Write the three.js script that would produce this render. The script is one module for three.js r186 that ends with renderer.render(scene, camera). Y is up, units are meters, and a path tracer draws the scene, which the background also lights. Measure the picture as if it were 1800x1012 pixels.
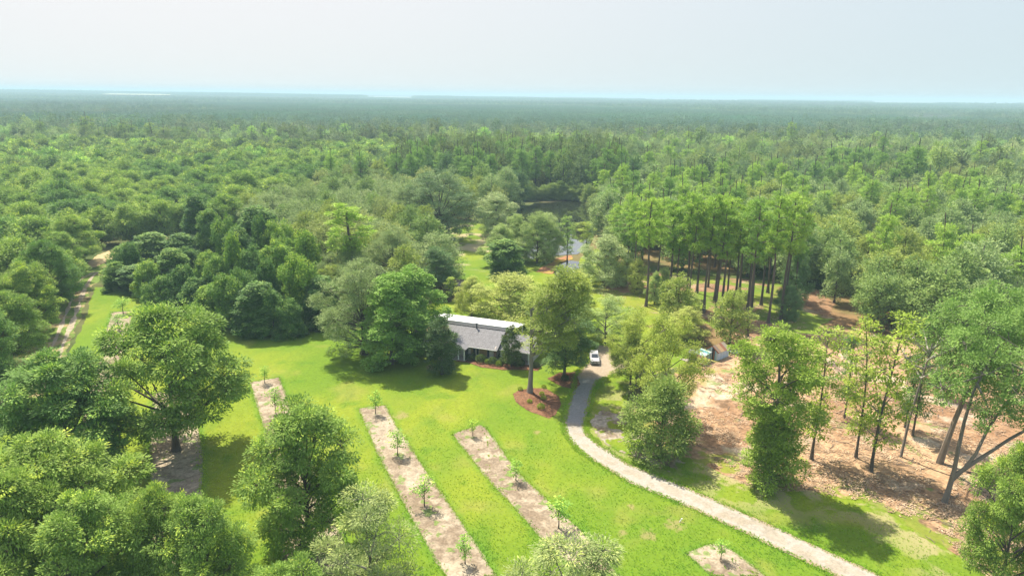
import * as THREE from 'three';
import { mergeGeometries } from 'three/addons/utils/BufferGeometryUtils.js';

// ---------------------------------------------------------------- camera, sky, sun, exposure
const scene = new THREE.Scene();
const FOCAL = 1239, EYE = 50, ROLL = 0.64 * Math.PI / 180, PITCH = Math.atan((506 - 167.5) / FOCAL);
const camera = new THREE.PerspectiveCamera(2 * Math.atan(506 / FOCAL) * 180 / Math.PI, 1800 / 1012, 0.5, 40000);
camera.rotation.order = 'YXZ';
camera.position.set(0, EYE, 0);
camera.rotation.set(-PITCH, 0, ROLL);
scene.add(camera);

const renderer = new THREE.WebGLRenderer({ antialias: true });
renderer.toneMapping = THREE.LinearToneMapping;
renderer.toneMappingExposure = 2.7;
renderer.shadowMap.enabled = true;

const SUN_AZ = -33 * Math.PI / 180, SUN_EL = 57 * Math.PI / 180;
const sunDir = new THREE.Vector3(Math.sin(SUN_AZ) * Math.cos(SUN_EL), Math.sin(SUN_EL), -Math.cos(SUN_AZ) * Math.cos(SUN_EL));
const sun = new THREE.DirectionalLight(new THREE.Color().setRGB(1, 0.91, 0.75), 3.7);
sun.name = 'sun';
sun.position.copy(sunDir).multiplyScalar(400);
sun.shadow.radius = 1.4;
sun.castShadow = true;
Object.assign(sun.shadow.camera, { left: -260, right: 260, top: 260, bottom: -260, near: 1, far: 1200 });
sun.shadow.mapSize.set(4096, 4096);
scene.add(sun, sun.target);

{ // hazy summer sky: pale at the horizon, bluer overhead, a broad glow about the sun
  const W = 512, H = 256, d = new Float32Array(W * H * 4), v = new THREE.Vector3();
  for (let j = 0; j < H; j++) for (let i = 0; i < W; i++) {
    const el = ((j + 0.5) / H - 0.5) * Math.PI, az = ((i + 0.5) / W - 0.5) * 2 * Math.PI;
    v.set(Math.cos(az) * Math.cos(el), Math.sin(el), Math.sin(az) * Math.cos(el));
    const up = Math.max(0, v.y), k = Math.pow(1 - up, 1.6), c = v.dot(sunDir);
    const glow = Math.pow((1 + c) / 2, 4.2) * 0.42 + 0.5 * Math.pow(Math.max(0, c), 22);
    const z = [0.15, 0.235, 0.35], h = [0.210, 0.274, 0.292], g = [0.80, 0.42, 0.26], o = (j * W + i) * 4;
    for (let n = 0; n < 3; n++) d[o + n] = z[n] + (h[n] - z[n]) * k + g[n] * glow;
    d[o + 3] = 1;
  }
  const t = new THREE.DataTexture(d, W, H, THREE.RGBAFormat, THREE.FloatType);
  t.mapping = THREE.EquirectangularReflectionMapping;
  t.magFilter = THREE.LinearFilter;
  t.needsUpdate = true;
  scene.background = t;
  scene.environment = t;
}
scene.fog = new THREE.FogExp2(new THREE.Color().setRGB(0.57, 0.84, 0.97), 0.00024);

// ---------------------------------------------------------------- helpers
const rng = (s) => () => { s = (s + 0x6d2b79f5) | 0; let t = Math.imul(s ^ (s >>> 15), 1 | s); t = (t + Math.imul(t ^ (t >>> 7), 61 | t)) ^ t; return ((t ^ (t >>> 14)) >>> 0) / 4294967296; };
const V = (x, y, z) => new THREE.Vector3(x, y, z), lerp = (a, b, t) => a + (b - a) * t, clamp = (x, a = 0, b = 1) => Math.min(b, Math.max(a, x));
const sstep = (a, b, x) => { const t = clamp((x - a) / (b - a)); return t * t * (3 - 2 * t); };
const mix3 = (a, b, t) => [lerp(a[0], b[0], t), lerp(a[1], b[1], t), lerp(a[2], b[2], t)];
const HASH = new Float32Array(65536);
{ const r = rng(77); for (let i = 0; i < 65536; i++) HASH[i] = r(); }
const cell = (x, y) => HASH[((x & 255) << 8 | (y & 255))];
function vnoise(x, y) {
  const ix = Math.floor(x), iy = Math.floor(y); let fx = x - ix, fy = y - iy;
  fx = fx * fx * (3 - 2 * fx); fy = fy * fy * (3 - 2 * fy);
  const a = cell(ix, iy), b = cell(ix + 1, iy), c = cell(ix, iy + 1), d = cell(ix + 1, iy + 1);
  return a + (b - a) * fx + (c - a) * fy + (a - b - c + d) * fx * fy;
}
const fbm = (x, y, n = 4) => { let s = 0, a = 0.5, t = 0; for (let i = 0; i < n; i++) { s += a * vnoise(x, y); t += a; a *= 0.5; x = x * 2.03 + 17.1; y = y * 2.03 + 9.7; } return s / t; };

// surveying: where a sight line of the photograph's camera meets the level h above the ground
const qSurvey = new THREE.Quaternion().setFromEuler(new THREE.Euler(-PITCH, 0, ROLL, 'YXZ'));
function at(px, py, h = 0) {
  const d = V((px - 900) / FOCAL, (506 - py) / FOCAL, -1).applyQuaternion(qSurvey), t = (h - EYE) / d.y;
  return V(d.x * t, h, d.z * t);
}
function heightAt(p, px, py) { // height of a point over ground point p that is sighted at py
  const d = V((px - 900) / FOCAL, (506 - py) / FOCAL, -1).applyQuaternion(qSurvey);
  return EYE + d.y / Math.hypot(d.x, d.z) * Math.hypot(p.x, p.z);
}
const qBack = qSurvey.clone().invert();
function sight(x, y, z) { const v = V(x, y - EYE, z).applyQuaternion(qBack); return v.z > -1 ? null : [900 - v.x / v.z * FOCAL, 506 + v.y / v.z * FOCAL]; }
const poly = (list) => list.map(([x, y]) => { const p = at(x, y); return [p.x, p.z]; });
function inside(P, x, z) {
  let c = false;
  for (let i = 0, j = P.length - 1; i < P.length; j = i++) if ((P[i][1] > z) !== (P[j][1] > z) && x < (P[j][0] - P[i][0]) * (z - P[i][1]) / (P[j][1] - P[i][1]) + P[i][0]) c = !c;
  return c;
}
function edgeDist(P, x, z) {
  let m = 1e9;
  for (let i = 0, j = P.length - 1; i < P.length; j = i++) {
    const ax = P[j][0], az = P[j][1], dx = P[i][0] - ax, dz = P[i][1] - az, t = clamp(((x - ax) * dx + (z - az) * dz) / (dx * dx + dz * dz + 1e-9));
    m = Math.min(m, (x - ax - dx * t) ** 2 + (z - az - dz * t) ** 2);
  }
  return Math.sqrt(m);
}
const used = new Map();
const numbered = (n) => { const k = used.get(n) ?? 0; used.set(n, k + 1); return k ? `${n}_${String(k).padStart(3, '0')}` : n; };
function tag(o, label, category, group) { o.userData.label = label; o.userData.category = category; if (group) o.userData.group = group; return o; }
function thing(name, pos, label, category, group, turn = 0) {
  const o = new THREE.Group(); o.name = numbered(name); o.position.copy(pos); o.rotation.y = turn; scene.add(o);
  return tag(o, label, category, group);
}
function part(name, geo, mat, parent) { const m = new THREE.Mesh(geo, mat); m.name = name; m.castShadow = m.receiveShadow = true; parent.add(m); return m; }
const box = (w, h, d, x = 0, y = 0, z = 0) => new THREE.BoxGeometry(w, h, d).translate(x, y, z);
const std = (r, g, b, rough = 0.8, extra = {}) => new THREE.MeshStandardMaterial({ color: new THREE.Color().setRGB(r, g, b), roughness: rough, side: THREE.DoubleSide, ...extra });
const enc = (x) => { x = clamp(x); return 255 * (x <= 0.0031308 ? 12.92 * x : 1.055 * Math.pow(x, 1 / 2.4) - 0.055); };
const ENC = new Uint8Array(4097); for (let i = 0; i <= 4096; i++) ENC[i] = Math.round(enc(i / 4096));
function paint(w, h, fn) { // colour texture from linear colours
  const d = new Uint8Array(w * h * 4);
  for (let j = 0; j < h; j++) for (let i = 0; i < w; i++) {
    const c = fn((i + 0.5) / w, (j + 0.5) / h), o = (j * w + i) * 4;
    for (let n = 0; n < 3; n++) d[o + n] = ENC[(clamp(c[n]) * 4096) | 0];
    d[o + 3] = 255;
  }
  const t = new THREE.DataTexture(d, w, h, THREE.RGBAFormat);
  t.colorSpace = THREE.SRGBColorSpace; t.magFilter = THREE.LinearFilter; t.wrapS = t.wrapT = THREE.RepeatWrapping; t.needsUpdate = true;
  return t;
}

// ---------------------------------------------------------------- ground sheets
function ragged(P, step, amp, seed) { // an outline with a worn, wandering edge
  const out = [];
  for (let i = 0; i < P.length; i++) {
    const a = P[i], b = P[(i + 1) % P.length], L = Math.hypot(b[0] - a[0], b[1] - a[1]), n = Math.max(1, Math.min(400, Math.round(L / step)));
    const nx = -(b[1] - a[1]) / (L + 1e-6), nz = (b[0] - a[0]) / (L + 1e-6);
    for (let k = 0; k < n; k++) {
      const x = lerp(a[0], b[0], k / n), z = lerp(a[1], b[1], k / n);
      const o = amp * (2 * fbm(x / (step * 6) + seed, z / (step * 6) - seed, 2) - 1 + 0.7 * (vnoise(x / step * 0.9 + seed, z / step * 0.9) - 0.5));
      out.push([x + nx * o, z + nz * o]);
    }
  }
  return out;
}
function sheet(name, P, y, res, fn, rough = 0.95) {
  const shape = new THREE.Shape(P.map(([x, z]) => new THREE.Vector2(x, -z))), g = new THREE.ShapeGeometry(shape).rotateX(-Math.PI / 2);
  let x0 = 1e9, x1 = -1e9, z0 = 1e9, z1 = -1e9;
  for (const [x, z] of P) { x0 = Math.min(x0, x); x1 = Math.max(x1, x); z0 = Math.min(z0, z); z1 = Math.max(z1, z); }
  const w = x1 - x0, h = z1 - z0, p = g.attributes.position, uv = g.attributes.uv;
  for (let i = 0; i < p.count; i++) uv.setXY(i, (p.getX(i) - x0) / w, (p.getZ(i) - z0) / h);
  const map = paint(Math.min(2048, Math.ceil(w / res)), Math.min(2048, Math.ceil(h / res)), (u, v) => fn(x0 + u * w, z0 + v * h));
  const m = part(name, g, new THREE.MeshPhysicalMaterial({ map, roughness: rough, specularIntensity: 0.3, side: THREE.DoubleSide }), scene);
  m.name = numbered(name); m.position.y = y; m.userData.kind = 'structure';
  return m;
}
const LAWN = poly([[235, 500], [165, 505], [150, 560], [112, 640], [60, 700], [-30, 800], [-150, 1000], [-250, 1350], [2100, 1350], [1900, 1060], [1760, 980], [1660, 920], [1580, 870], [1490, 840], [1400, 822], [1330, 815], [1240, 785], [1150, 765], [1100, 745], [1100, 720], [1105, 690], [1140, 662], [1205, 640], [1230, 600], [1120, 570], [1000, 560], [960, 530], [860, 535], [770, 530], [640, 575], [560, 585], [500, 570], [440, 570], [330, 540], [270, 520]]);
const BACKLAWN = poly([[735, 418], [760, 395], [845, 390], [905, 420], [930, 445], [1000, 485], [1020, 452], [1050, 436], [1085, 460], [1130, 520], [1200, 560], [1120, 575], [1000, 575], [860, 540], [760, 545], [765, 520], [800, 480], [790, 455], [745, 440]]);
const STRIPS = [
  [[629, 718], [677, 712], [696, 747], [757, 839], [823, 935], [873, 1012], [935, 1110], [850, 1110], [782, 1012], [721, 910], [656, 783]],
  [[793, 763], [843, 747], [855, 753], [914, 834], [975, 890], [1020, 930], [1045, 958], [1085, 1010], [1010, 1000], [954, 950], [863, 849]],
  [[438, 672], [491, 663], [509, 712], [530, 768], [575, 870], [625, 1012], [500, 1012], [478, 870], [463, 753]],
  [[270, 690], [335, 690], [350, 753], [357, 803], [354, 905], [352, 1012], [262, 1012], [264, 864], [263, 760]],
  [[195, 549], [237, 546], [225, 582], [213, 640], [202, 700], [194, 800], [188, 900], [180, 1012], [90, 1012], [116, 870], [138, 760], [161, 670], [181, 596]],
  [[1205, 972], [1250, 955], [1276, 958], [1345, 1012], [1440, 1090], [1330, 1090], [1250, 1012]],
].map(poly);
const DRIVE = poly([[1028, 640], [1012, 660], [1007, 685], [997, 715], [990, 745], [993, 762], [1010, 785], [1031, 803], [1106, 849], [1200, 887], [1336, 950], [1468, 1012], [1800, 1170], [1960, 1170], [1549, 1012], [1372, 930], [1200, 854], [1106, 816], [1055, 783], [1032, 762], [1028, 745], [1037, 715], [1042, 690], [1052, 670], [1075, 660], [1108, 648], [1112, 636], [1085, 622], [1070, 606], [1045, 606], [1040, 625]]);
const CLEARING = poly([[1210, 636], [1240, 622], [1310, 612], [1330, 596], [1420, 570], [1500, 575], [1560, 590], [1660, 600], [1800, 620], [2000, 660], [2100, 900], [2050, 1100], [1800, 1060], [1720, 1000], [1640, 955], [1575, 905], [1520, 880], [1450, 868], [1370, 862], [1300, 850], [1245, 818], [1180, 795], [1120, 780], [1090, 740], [1130, 700], [1170, 672]]);
const PINEFLOOR = poly([[1035, 505], [1120, 480], [1200, 480], [1320, 490], [1440, 510], [1470, 560], [1440, 590], [1330, 602], [1290, 590], [1225, 560], [1150, 550], [1100, 540], [1060, 520]]);
const SANDPATCH = poly([[1034, 742], [1060, 722], [1085, 722], [1110, 745], [1150, 780], [1215, 815], [1180, 830], [1110, 800], [1062, 778], [1042, 762]]);
const TRACK = poly([[20, 690], [58, 612], [95, 557], [110, 516], [132, 485], [158, 470], [185, 462], [182, 484], [160, 506], [146, 545], [134, 580], [118, 612], [100, 650], [70, 700]]);
const POND = poly([[900, 448], [893, 410], [900, 376], [940, 357], [1015, 353], [1047, 366], [1054, 388], [1046, 416], [1032, 436], [1012, 446], [975, 450], [935, 456]]);
const POOL = poly([[972, 480], [980, 466], [1000, 458], [1016, 460], [1020, 472], [1000, 486], [980, 492]]);
const CREEK = poly([[766, 530], [772, 505], [792, 490], [815, 492], [822, 506], [806, 524], [790, 532]]);

function grassColor(x, z) {
  const big = fbm(x / 17 + 3, z / 17, 3), mid = fbm(x / 3.1, z / 3.1 + 40, 3), fine = vnoise(x * 3.3, z * 3.3) * 0.6 + vnoise(x * 7.7, z * 7.7) * 0.4;
  let c = mix3([0.128, 0.222, 0.014], [0.208, 0.268, 0.020], sstep(0.3, 0.72, big));
  c = mix3(c, [0.085, 0.190, 0.012], 0.55 * sstep(0.55, 0.85, mid));
  c = mix3(c, [0.27, 0.265, 0.06], 0.45 * sstep(0.60, 0.85, fbm(x / 5.5 + 90, z / 5.5 + 11, 3)));
  const k = (0.80 + 0.4 * fine) * 0.84 ;
  return [c[0] * k, c[1] * k, c[2] * k];
}
// mower runs: along x' direction of the orchard rows
const bare = [[690, 808, 1.3], [860, 812, 0.9], [866, 826, 1.1], [1110, 890, 0.5], [1094, 938, 0.6], [1186, 922, 1.1], [1140, 940, 0.9], [945, 760, 0.5], [705, 730, 1.1], [560, 900, 0.7]].map(([x, y, r]) => [at(x, y), r]);
// low swells of the land, far off
const relief = (x, z) => { const d = -z; return d < 1500 ? 0 : sstep(1500, 5500, d) * (34 * fbm(x / 2600 + 5.3, z / 1900 + 2.1, 3) - 6 + 8 * sstep(-800, -3500, x)); };
{
  const g = new THREE.PlaneGeometry(30000, 14200, 150, 142).rotateX(-Math.PI / 2).translate(0, 0, -6900), p = g.attributes.position;
  for (let i = 0; i < p.count; i++) p.setY(i, relief(p.getX(i), p.getZ(i)));
  g.computeVertexNormals();
  const map = paint(1024, 512, (u, v) => mix3([0.050, 0.070, 0.025], [0.095, 0.095, 0.042], fbm(u * 60, v * 40, 4)));
  part('ground', g, new THREE.MeshStandardMaterial({ map, roughness: 1, side: THREE.DoubleSide }), scene).userData.kind = 'structure';
}
{ // forest floor: leaf litter, straw and low weeds under the near woods
  sheet('forest_floor', [[-420, -30], [420, -30], [420, -560], [-420, -560]], 0.012, 0.5, (x, z) => {
    const a = fbm(x / 22, z / 22 + 5, 4), b = fbm(x / 2.5, z / 2.5, 3), right = sstep(10, 60, x);
    let c = mix3([0.060, 0.090, 0.022], [0.125, 0.115, 0.045], sstep(0.35, 0.65, a));
    c = mix3(c, [0.25, 0.145, 0.075], 0.7 * right * sstep(0.38, 0.6, a));
    const k = 0.65 + 0.7 * b;
    return [c[0] * k, c[1] * k, c[2] * k];
  });
}
sheet('lawn', ragged(LAWN, 0.6, 0.5, 3), 0.03, 0.075, (x, z) => {
  let c = grassColor(x, z);
  let near = 9;
  for (const s of STRIPS) if (Math.abs(x - s[0][0]) < 60) near = Math.min(near, edgeDist(s, x, z));
  c = mix3(c, [0.075, 0.18, 0.016], 0.62 * (1 - sstep(0.1, 1.2, near)) * (0.4 + 0.6 * vnoise(x * 0.8, z * 0.8)));
  const run = vnoise((x * 0.93 + z * 0.36) * 0.75, 4) - 0.45 + 0.5 * (vnoise(x / 14, z / 14 + 60) - 0.5);                       // old mower lines
  c = mix3(c, [0.10, 0.18, 0.015], clamp(0.75 * run));
  for (const [p, r] of bare) { const d = Math.hypot(x - p.x, (z - p.z) * 0.8) / r; if (d < 2) c = mix3(c, [0.29, 0.21, 0.12], 0.5 * sstep(1.3, 0.4, d + 0.9 * (vnoise(x * 2, z * 2) - 0.5))); }
  const cd = edgeDist(CLEARING, x, z);                                            // thin, sandy turf beside the woods
  if (cd < 9) { const t = (1 - cd / 9) * sstep(0.45, 0.62, fbm(x / 2.2 + 8, z / 2.2, 4)); c = mix3(c, [0.36, 0.29, 0.18], 0.7 * t); }
  return c;
});
sheet('back_lawn', ragged(BACKLAWN, 1.2, 1.0, 5), 0.04, 0.12, (x, z) => {
  let c = grassColor(x * 1.1, z);
  const path = sstep(0.55, 0.7, fbm(x / 9 + 2, z / 6, 3)) * sstep(-190, -220, z);
  return mix3(c, [0.36, 0.30, 0.19], 0.8 * path);
});
function strawColor(x, z) {
  const a = fbm(x / 9 + 20, z / 9, 4), b = fbm(x / 1.3, z / 1.3 + 7, 3), f = vnoise(x * 4.5 + 2, z * 4.5), s = fbm(x / 4.2 + 50, z / 4.2 + 31, 4);
  let c = mix3([0.26, 0.155, 0.085], [0.46, 0.31, 0.185], sstep(0.3, 0.7, a * 0.6 + b * 0.4));
  c = mix3(c, [0.52, 0.46, 0.36], 0.6 * sstep(0.57, 0.74, s));
  c = mix3(c, [0.13, 0.085, 0.05], 0.7 * sstep(0.60, 0.78, fbm(x / 2.1 + 70, z / 2.1 + 15, 3)));
  const k = (0.72 + 0.56 * f) * 0.88;
  return [c[0] * k, c[1] * k, c[2] * k];
}
sheet('clearing_ground', ragged(CLEARING, 0.7, 1.3, 9), 0.05, 0.075, (x, z) => {
  let c = strawColor(x, z);
  const e = edgeDist(CLEARING, x, z), g = fbm(x / 2.6 + 12, z / 2.6 + 60, 4);
  c = mix3(c, grassColor(x, z), 0.8 * sstep(0.50, 0.60, g + 0.16 * (1 - e / 7)) * (1 - sstep(2, 9, e)));
  return mix3(c, [0.12, 0.2, 0.04], 0.7 * sstep(0.70, 0.78, g));
});
sheet('pine_straw_ground', ragged(PINEFLOOR, 1.5, 2.5, 13), 0.06, 0.12, (x, z) => {
  const g = fbm(x / 11 + 4, z / 8 + 3, 4), k = 0.75 * (0.7 + 0.6 * fbm(x / 1.2, z / 1.2, 3));
  let c = mix3([0.25, 0.145, 0.080], [0.36, 0.225, 0.130], fbm(x / 4, z / 4, 3));
  c = [c[0] * k, c[1] * k, c[2] * k];
  c = mix3(c, [0.36, 0.30, 0.19], 0.6 * sstep(0.6, 0.7, fbm(x / 6 + 44, z / 3, 3)));
  return mix3(c, grassColor(x, z), 0.9 * sstep(0.46, 0.54, g));
});
sheet('sandy_ground', ragged(SANDPATCH, 0.5, 0.9, 21), 0.065, 0.07, (x, z) => {
  const g = fbm(x / 1.6 + 4, z / 1.6 + 3, 4), k = 0.66 * (0.7 + 0.6 * vnoise(x * 4, z * 4));
  let c = mix3([0.30, 0.24, 0.17], [0.48, 0.43, 0.35], sstep(0.4, 0.65, fbm(x / 2 + 9, z / 2, 3)));
  c = [c[0] * k, c[1] * k, c[2] * k];
  return mix3(c, grassColor(x, z), sstep(0.50, 0.60, g));
});
sheet('driveway', ragged(DRIVE, 0.5, 0.28, 33), 0.07, 0.06, (x, z) => {
  const e = edgeDist(DRIVE, x, z), up = sstep(-97, -104, z) * (1 - sstep(-119, -122, z)), f = vnoise(x * 5, z * 5) * 0.55 + vnoise(x * 11, z * 11) * 0.45;
  let c = mix3([0.40, 0.375, 0.325], [0.25, 0.26, 0.262], up);                    // pale crushed stone below, grey tar above
  c = mix3(c, [0.40, 0.30, 0.20], 0.7 * sstep(-119.5, -122.5, z));
  c = mix3(c, [0.30, 0.25, 0.18], 0.5 * sstep(0.55, 0.75, fbm(x / 2.4, z / 2.4 + 9, 4)));
  c = mix3(c, [0.36, 0.31, 0.23], 0.55 * sstep(0.85, 1.25, e) * sstep(0.35, 0.6, fbm(x / 1.1, z / 1.1, 3)) * (1 - up));
  c = mix3(c, [0.33, 0.24, 0.145], 0.75 * (1 - sstep(0.05, 0.7, e + 0.5 * (vnoise(x * 1.6, z * 1.6) - 0.5))));
  const k = (0.76 + 0.48 * f) * 0.80;
  return [c[0] * k, c[1] * k, c[2] * k];
});
STRIPS.forEach((S, i) => sheet('soil_strip', ragged(S, 0.35, 0.22, 50 + i), 0.055 + i * 0.001, 0.05, (x, z) => {
  const a = fbm(x / 3.3 + i * 9, z / 3.3, 4), b = fbm(x / 0.7, z / 0.7, 3), f = vnoise(x * 6, z * 6), e = edgeDist(S, x, z);
  let c = mix3([0.25, 0.195, 0.135], [0.43, 0.365, 0.27], sstep(0.3, 0.7, a * 0.55 + b * 0.45));
  c = mix3(c, [0.50, 0.43, 0.32], 0.7 * sstep(0.62, 0.74, fbm(x / 1.9 + 31, z / 1.9, 4)));
  c = mix3(c, [0.16, 0.26, 0.05], 0.75 * sstep(0.66, 0.72, fbm(x / 1.1 + 77 + i, z / 1.1, 4)));
  c = mix3(c, [0.14, 0.22, 0.04], 0.6 * (1 - sstep(0, 0.4, e)));
  const k = (0.74 + 0.5 * f) * 0.76;
  return [c[0] * k, c[1] * k, c[2] * k];
}));
sheet('track_verge', ragged(TRACK.map((p) => p), 1, 0.8, 61), 0.055, 0.1, (x, z) => {
  const k = 0.7 + 0.6 * vnoise(x * 3, z * 3);
  const c = mix3([0.11, 0.17, 0.03], [0.25, 0.20, 0.10], sstep(0.46, 0.66, fbm(x / 3, z / 3, 3)));
  return [c[0] * k, c[1] * k, c[2] * k];
});
const rut = (list, w, y) => {
  const L = list.map(([x, yy]) => at(x, yy)), c = new THREE.CatmullRomCurve3(L), a = [], b = [];
  for (let i = 0; i <= 60; i++) { const p = c.getPoint(i / 60), t = c.getTangent(i / 60); a.push([p.x - t.z * w, p.z + t.x * w]); b.unshift([p.x + t.z * w, p.z - t.x * w]); }
  return sheet('dirt_track', ragged([...a, ...b], 0.7, 0.35, 71), y, 0.09, (x, z) => {
    const k = 0.68 * (0.75 + 0.5 * vnoise(x * 3, z * 3)), c2 = mix3([0.36, 0.30, 0.21], [0.52, 0.46, 0.35], fbm(x / 2, z / 2, 3));
    return [c2[0] * k, c2[1] * k, c2[2] * k];
  });
};
rut([[70, 690], [85, 658], [100, 630], [109, 608], [123, 576], [136, 541], [149, 506], [164, 484], [172, 478]], 0.46, 0.075);
rut([[50, 690], [79, 630], [92, 608], [104, 579], [117, 548], [126, 522], [136, 497], [152, 485], [166, 478]], 0.3, 0.08);
sheet('sandy_track', ragged(poly([[165, 470], [196, 456], [215, 440], [200, 438], [172, 448], [150, 470]]), 1, 1, 5), 0.07, 0.15, (x, z) => mix3([0.34, 0.26, 0.13], [0.45, 0.36, 0.22], fbm(x / 2, z / 2)));
sheet('bare_earth', ragged(poly([[385, 445], [395, 432], [372, 428], [350, 440]]), 1.5, 1.5, 6), 0.06, 0.2, (x, z) => mix3([0.40, 0.25, 0.16], [0.48, 0.34, 0.22], fbm(x / 2, z / 2)));
const mulchColor = (x, z) => {
  const k = 0.62 * (0.55 + 0.9 * vnoise(x * 5, z * 5)), c = mix3([0.19, 0.085, 0.045], [0.30, 0.165, 0.095], fbm(x / 1.2, z / 1.2, 3));
  return [c[0] * k, c[1] * k, c[2] * k];
};
const BEDS = [
  [[902, 693], [912, 686], [935, 682], [960, 684], [982, 697], [986, 712], [977, 730], [965, 736], [950, 730], [925, 720], [907, 707]],
  [[962, 666], [982, 656], [1012, 654], [1020, 675], [1012, 684], [987, 680]],
  [[800, 636], [820, 637], [848, 646], [885, 651], [925, 651], [945, 652], [955, 640], [900, 628], [812, 624]],
].map(poly);
BEDS.forEach((B, i) => sheet('mulch_bed', ragged(B, 0.3, 0.18, 80 + i), 0.08 + 0.003 * i, 0.04, mulchColor));
{ // water
  const water = new THREE.MeshPhysicalMaterial({ color: new THREE.Color().setRGB(0.020, 0.024, 0.014), roughness: 0.03, ior: 1.33, specularIntensity: 1, clearcoat: 1, clearcoatRoughness: 0.02 });
  for (const [n, P, y] of [['pond_water', POND, 0.09], ['pool_water', POOL, 0.095]]) {
    const g = new THREE.ShapeGeometry(new THREE.Shape(ragged(P, 1.5, 1.2, 8).map(([x, z]) => new THREE.Vector2(x, -z)))).rotateX(-Math.PI / 2), m = part(n, g, water, scene);
    m.position.y = y; m.userData.kind = 'structure';
  }
  const g = new THREE.ShapeGeometry(new THREE.Shape(ragged(CREEK, 1, 0.8, 9).map(([x, z]) => new THREE.Vector2(x, -z)))).rotateX(-Math.PI / 2);
  const m = part('creek_water', g, new THREE.MeshPhysicalMaterial({ color: new THREE.Color().setRGB(0.07, 0.045, 0.02), roughness: 0.06, ior: 1.33 }), scene);
  m.position.y = 0.1; m.userData.kind = 'structure';
  sheet('pond_bank', ragged(poly([[955, 470], [975, 456], [1003, 448], [1006, 456], [985, 462], [970, 482], [940, 478]]), 0.8, 0.8, 4), 0.11, 0.15, (x, z) => mix3([0.35, 0.27, 0.05], [0.30, 0.15, 0.08], sstep(0.4, 0.6, fbm(x / 3, z / 3, 3))));
}
for (const [x0, x1, ya, yb, c] of [[1130, 1300, 174, 181, [0.42, 0.42, 0.31]], [1585, 1690, 209, 219, [0.20, 0.28, 0.05]], [1530, 1790, 181, 188, [0.30, 0.34, 0.13]], [640, 730, 171.5, 177, [0.40, 0.41, 0.30]], [180, 300, 171, 176, [0.34, 0.37, 0.2]]]) {
  const P = poly([[x0, ya], [x1, ya + (x1 - x0) * 0.011], [x1, yb + (x1 - x0) * 0.011], [x0, yb]]), q = P.reduce((m, [x, z]) => Math.max(m, relief(x, z)), 0);
  sheet('field', P, q + 1, 60, (x, z) => mix3(c, [c[0] * 0.8, c[1] * 0.8, c[2] * 0.8], fbm(x / 90, z / 90)));
}

// ---------------------------------------------------------------- trees
class Geo {
  constructor() { this.p = []; this.c = []; this.i = []; }
  leaf(p, d, n, L, W, c) { // a folded leaf spray from p along d
    const sx = d.y * n.z - d.z * n.y, sy = d.z * n.x - d.x * n.z, sz = d.x * n.y - d.y * n.x, s = W / 2 / (Math.hypot(sx, sy, sz) + 1e-6), o = this.p.length / 3, b = W * 0.14;
    const mx = p.x + d.x * L * 0.45, my = p.y + d.y * L * 0.45, mz = p.z + d.z * L * 0.45;
    this.p.push(p.x, p.y, p.z, mx + sx * s + n.x * b, my + sy * s + n.y * b, mz + sz * s + n.z * b, p.x + d.x * L, p.y + d.y * L, p.z + d.z * L, mx - sx * s + n.x * b, my - sy * s + n.y * b, mz - sz * s + n.z * b);
    for (let k = 0; k < 4; k++) this.c.push(c[0], c[1], c[2]);
    this.i.push(o, o + 1, o + 2, o, o + 2, o + 3);
  }
  tube(pts, rad, sides, c) {
    const o = this.p.length / 3, u = V(), w = V(), t = V();
    pts.forEach((p, k) => {
      t.subVectors(pts[Math.min(k + 1, pts.length - 1)], pts[Math.max(k - 1, 0)]).normalize();
      u.set(Math.abs(t.x) > 0.9 ? 0 : 1, 0, Math.abs(t.x) > 0.9 ? 1 : 0).cross(t).normalize(); w.crossVectors(t, u);
      for (let s = 0; s < sides; s++) {
        const a = s / sides * 2 * Math.PI, r = rad[k] * (1 + 0.12 * Math.sin(3 * a + k));
        this.p.push(p.x + (u.x * Math.cos(a) + w.x * Math.sin(a)) * r, p.y + (u.y * Math.cos(a) + w.y * Math.sin(a)) * r, p.z + (u.z * Math.cos(a) + w.z * Math.sin(a)) * r);
        const v = 0.8 + 0.4 * cell(k * 7 + s, pts.length + s * 3); this.c.push(c[0] * v, c[1] * v, c[2] * v);
      }
      if (k) for (let s = 0; s < sides; s++) { const a = o + (k - 1) * sides + s, b = o + (k - 1) * sides + (s + 1) % sides; this.i.push(a, b, a + sides, b, b + sides, a + sides); }
    });
  }
  build() {
    const g = new THREE.BufferGeometry();
    g.setAttribute('position', new THREE.BufferAttribute(new Float32Array(this.p), 3));
    g.setAttribute('color', new THREE.BufferAttribute(new Float32Array(this.c), 3));
    g.setIndex(this.p.length / 3 > 65535 ? new THREE.BufferAttribute(new Uint32Array(this.i), 1) : new THREE.BufferAttribute(new Uint16Array(this.i), 1));
    return g;
  }
}
const leafMat = (name, r = 1, g = 1, b = 1, through = 0.4, rough = 0.8) => new THREE.MeshPhysicalMaterial({ name, color: new THREE.Color().setRGB(r, g, b), vertexColors: true, roughness: rough, transmission: through, thickness: 0, side: THREE.DoubleSide, specularIntensity: 0.35 });
const barkMat = new THREE.MeshStandardMaterial({ name: 'bark', vertexColors: true, roughness: 0.95 });

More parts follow.
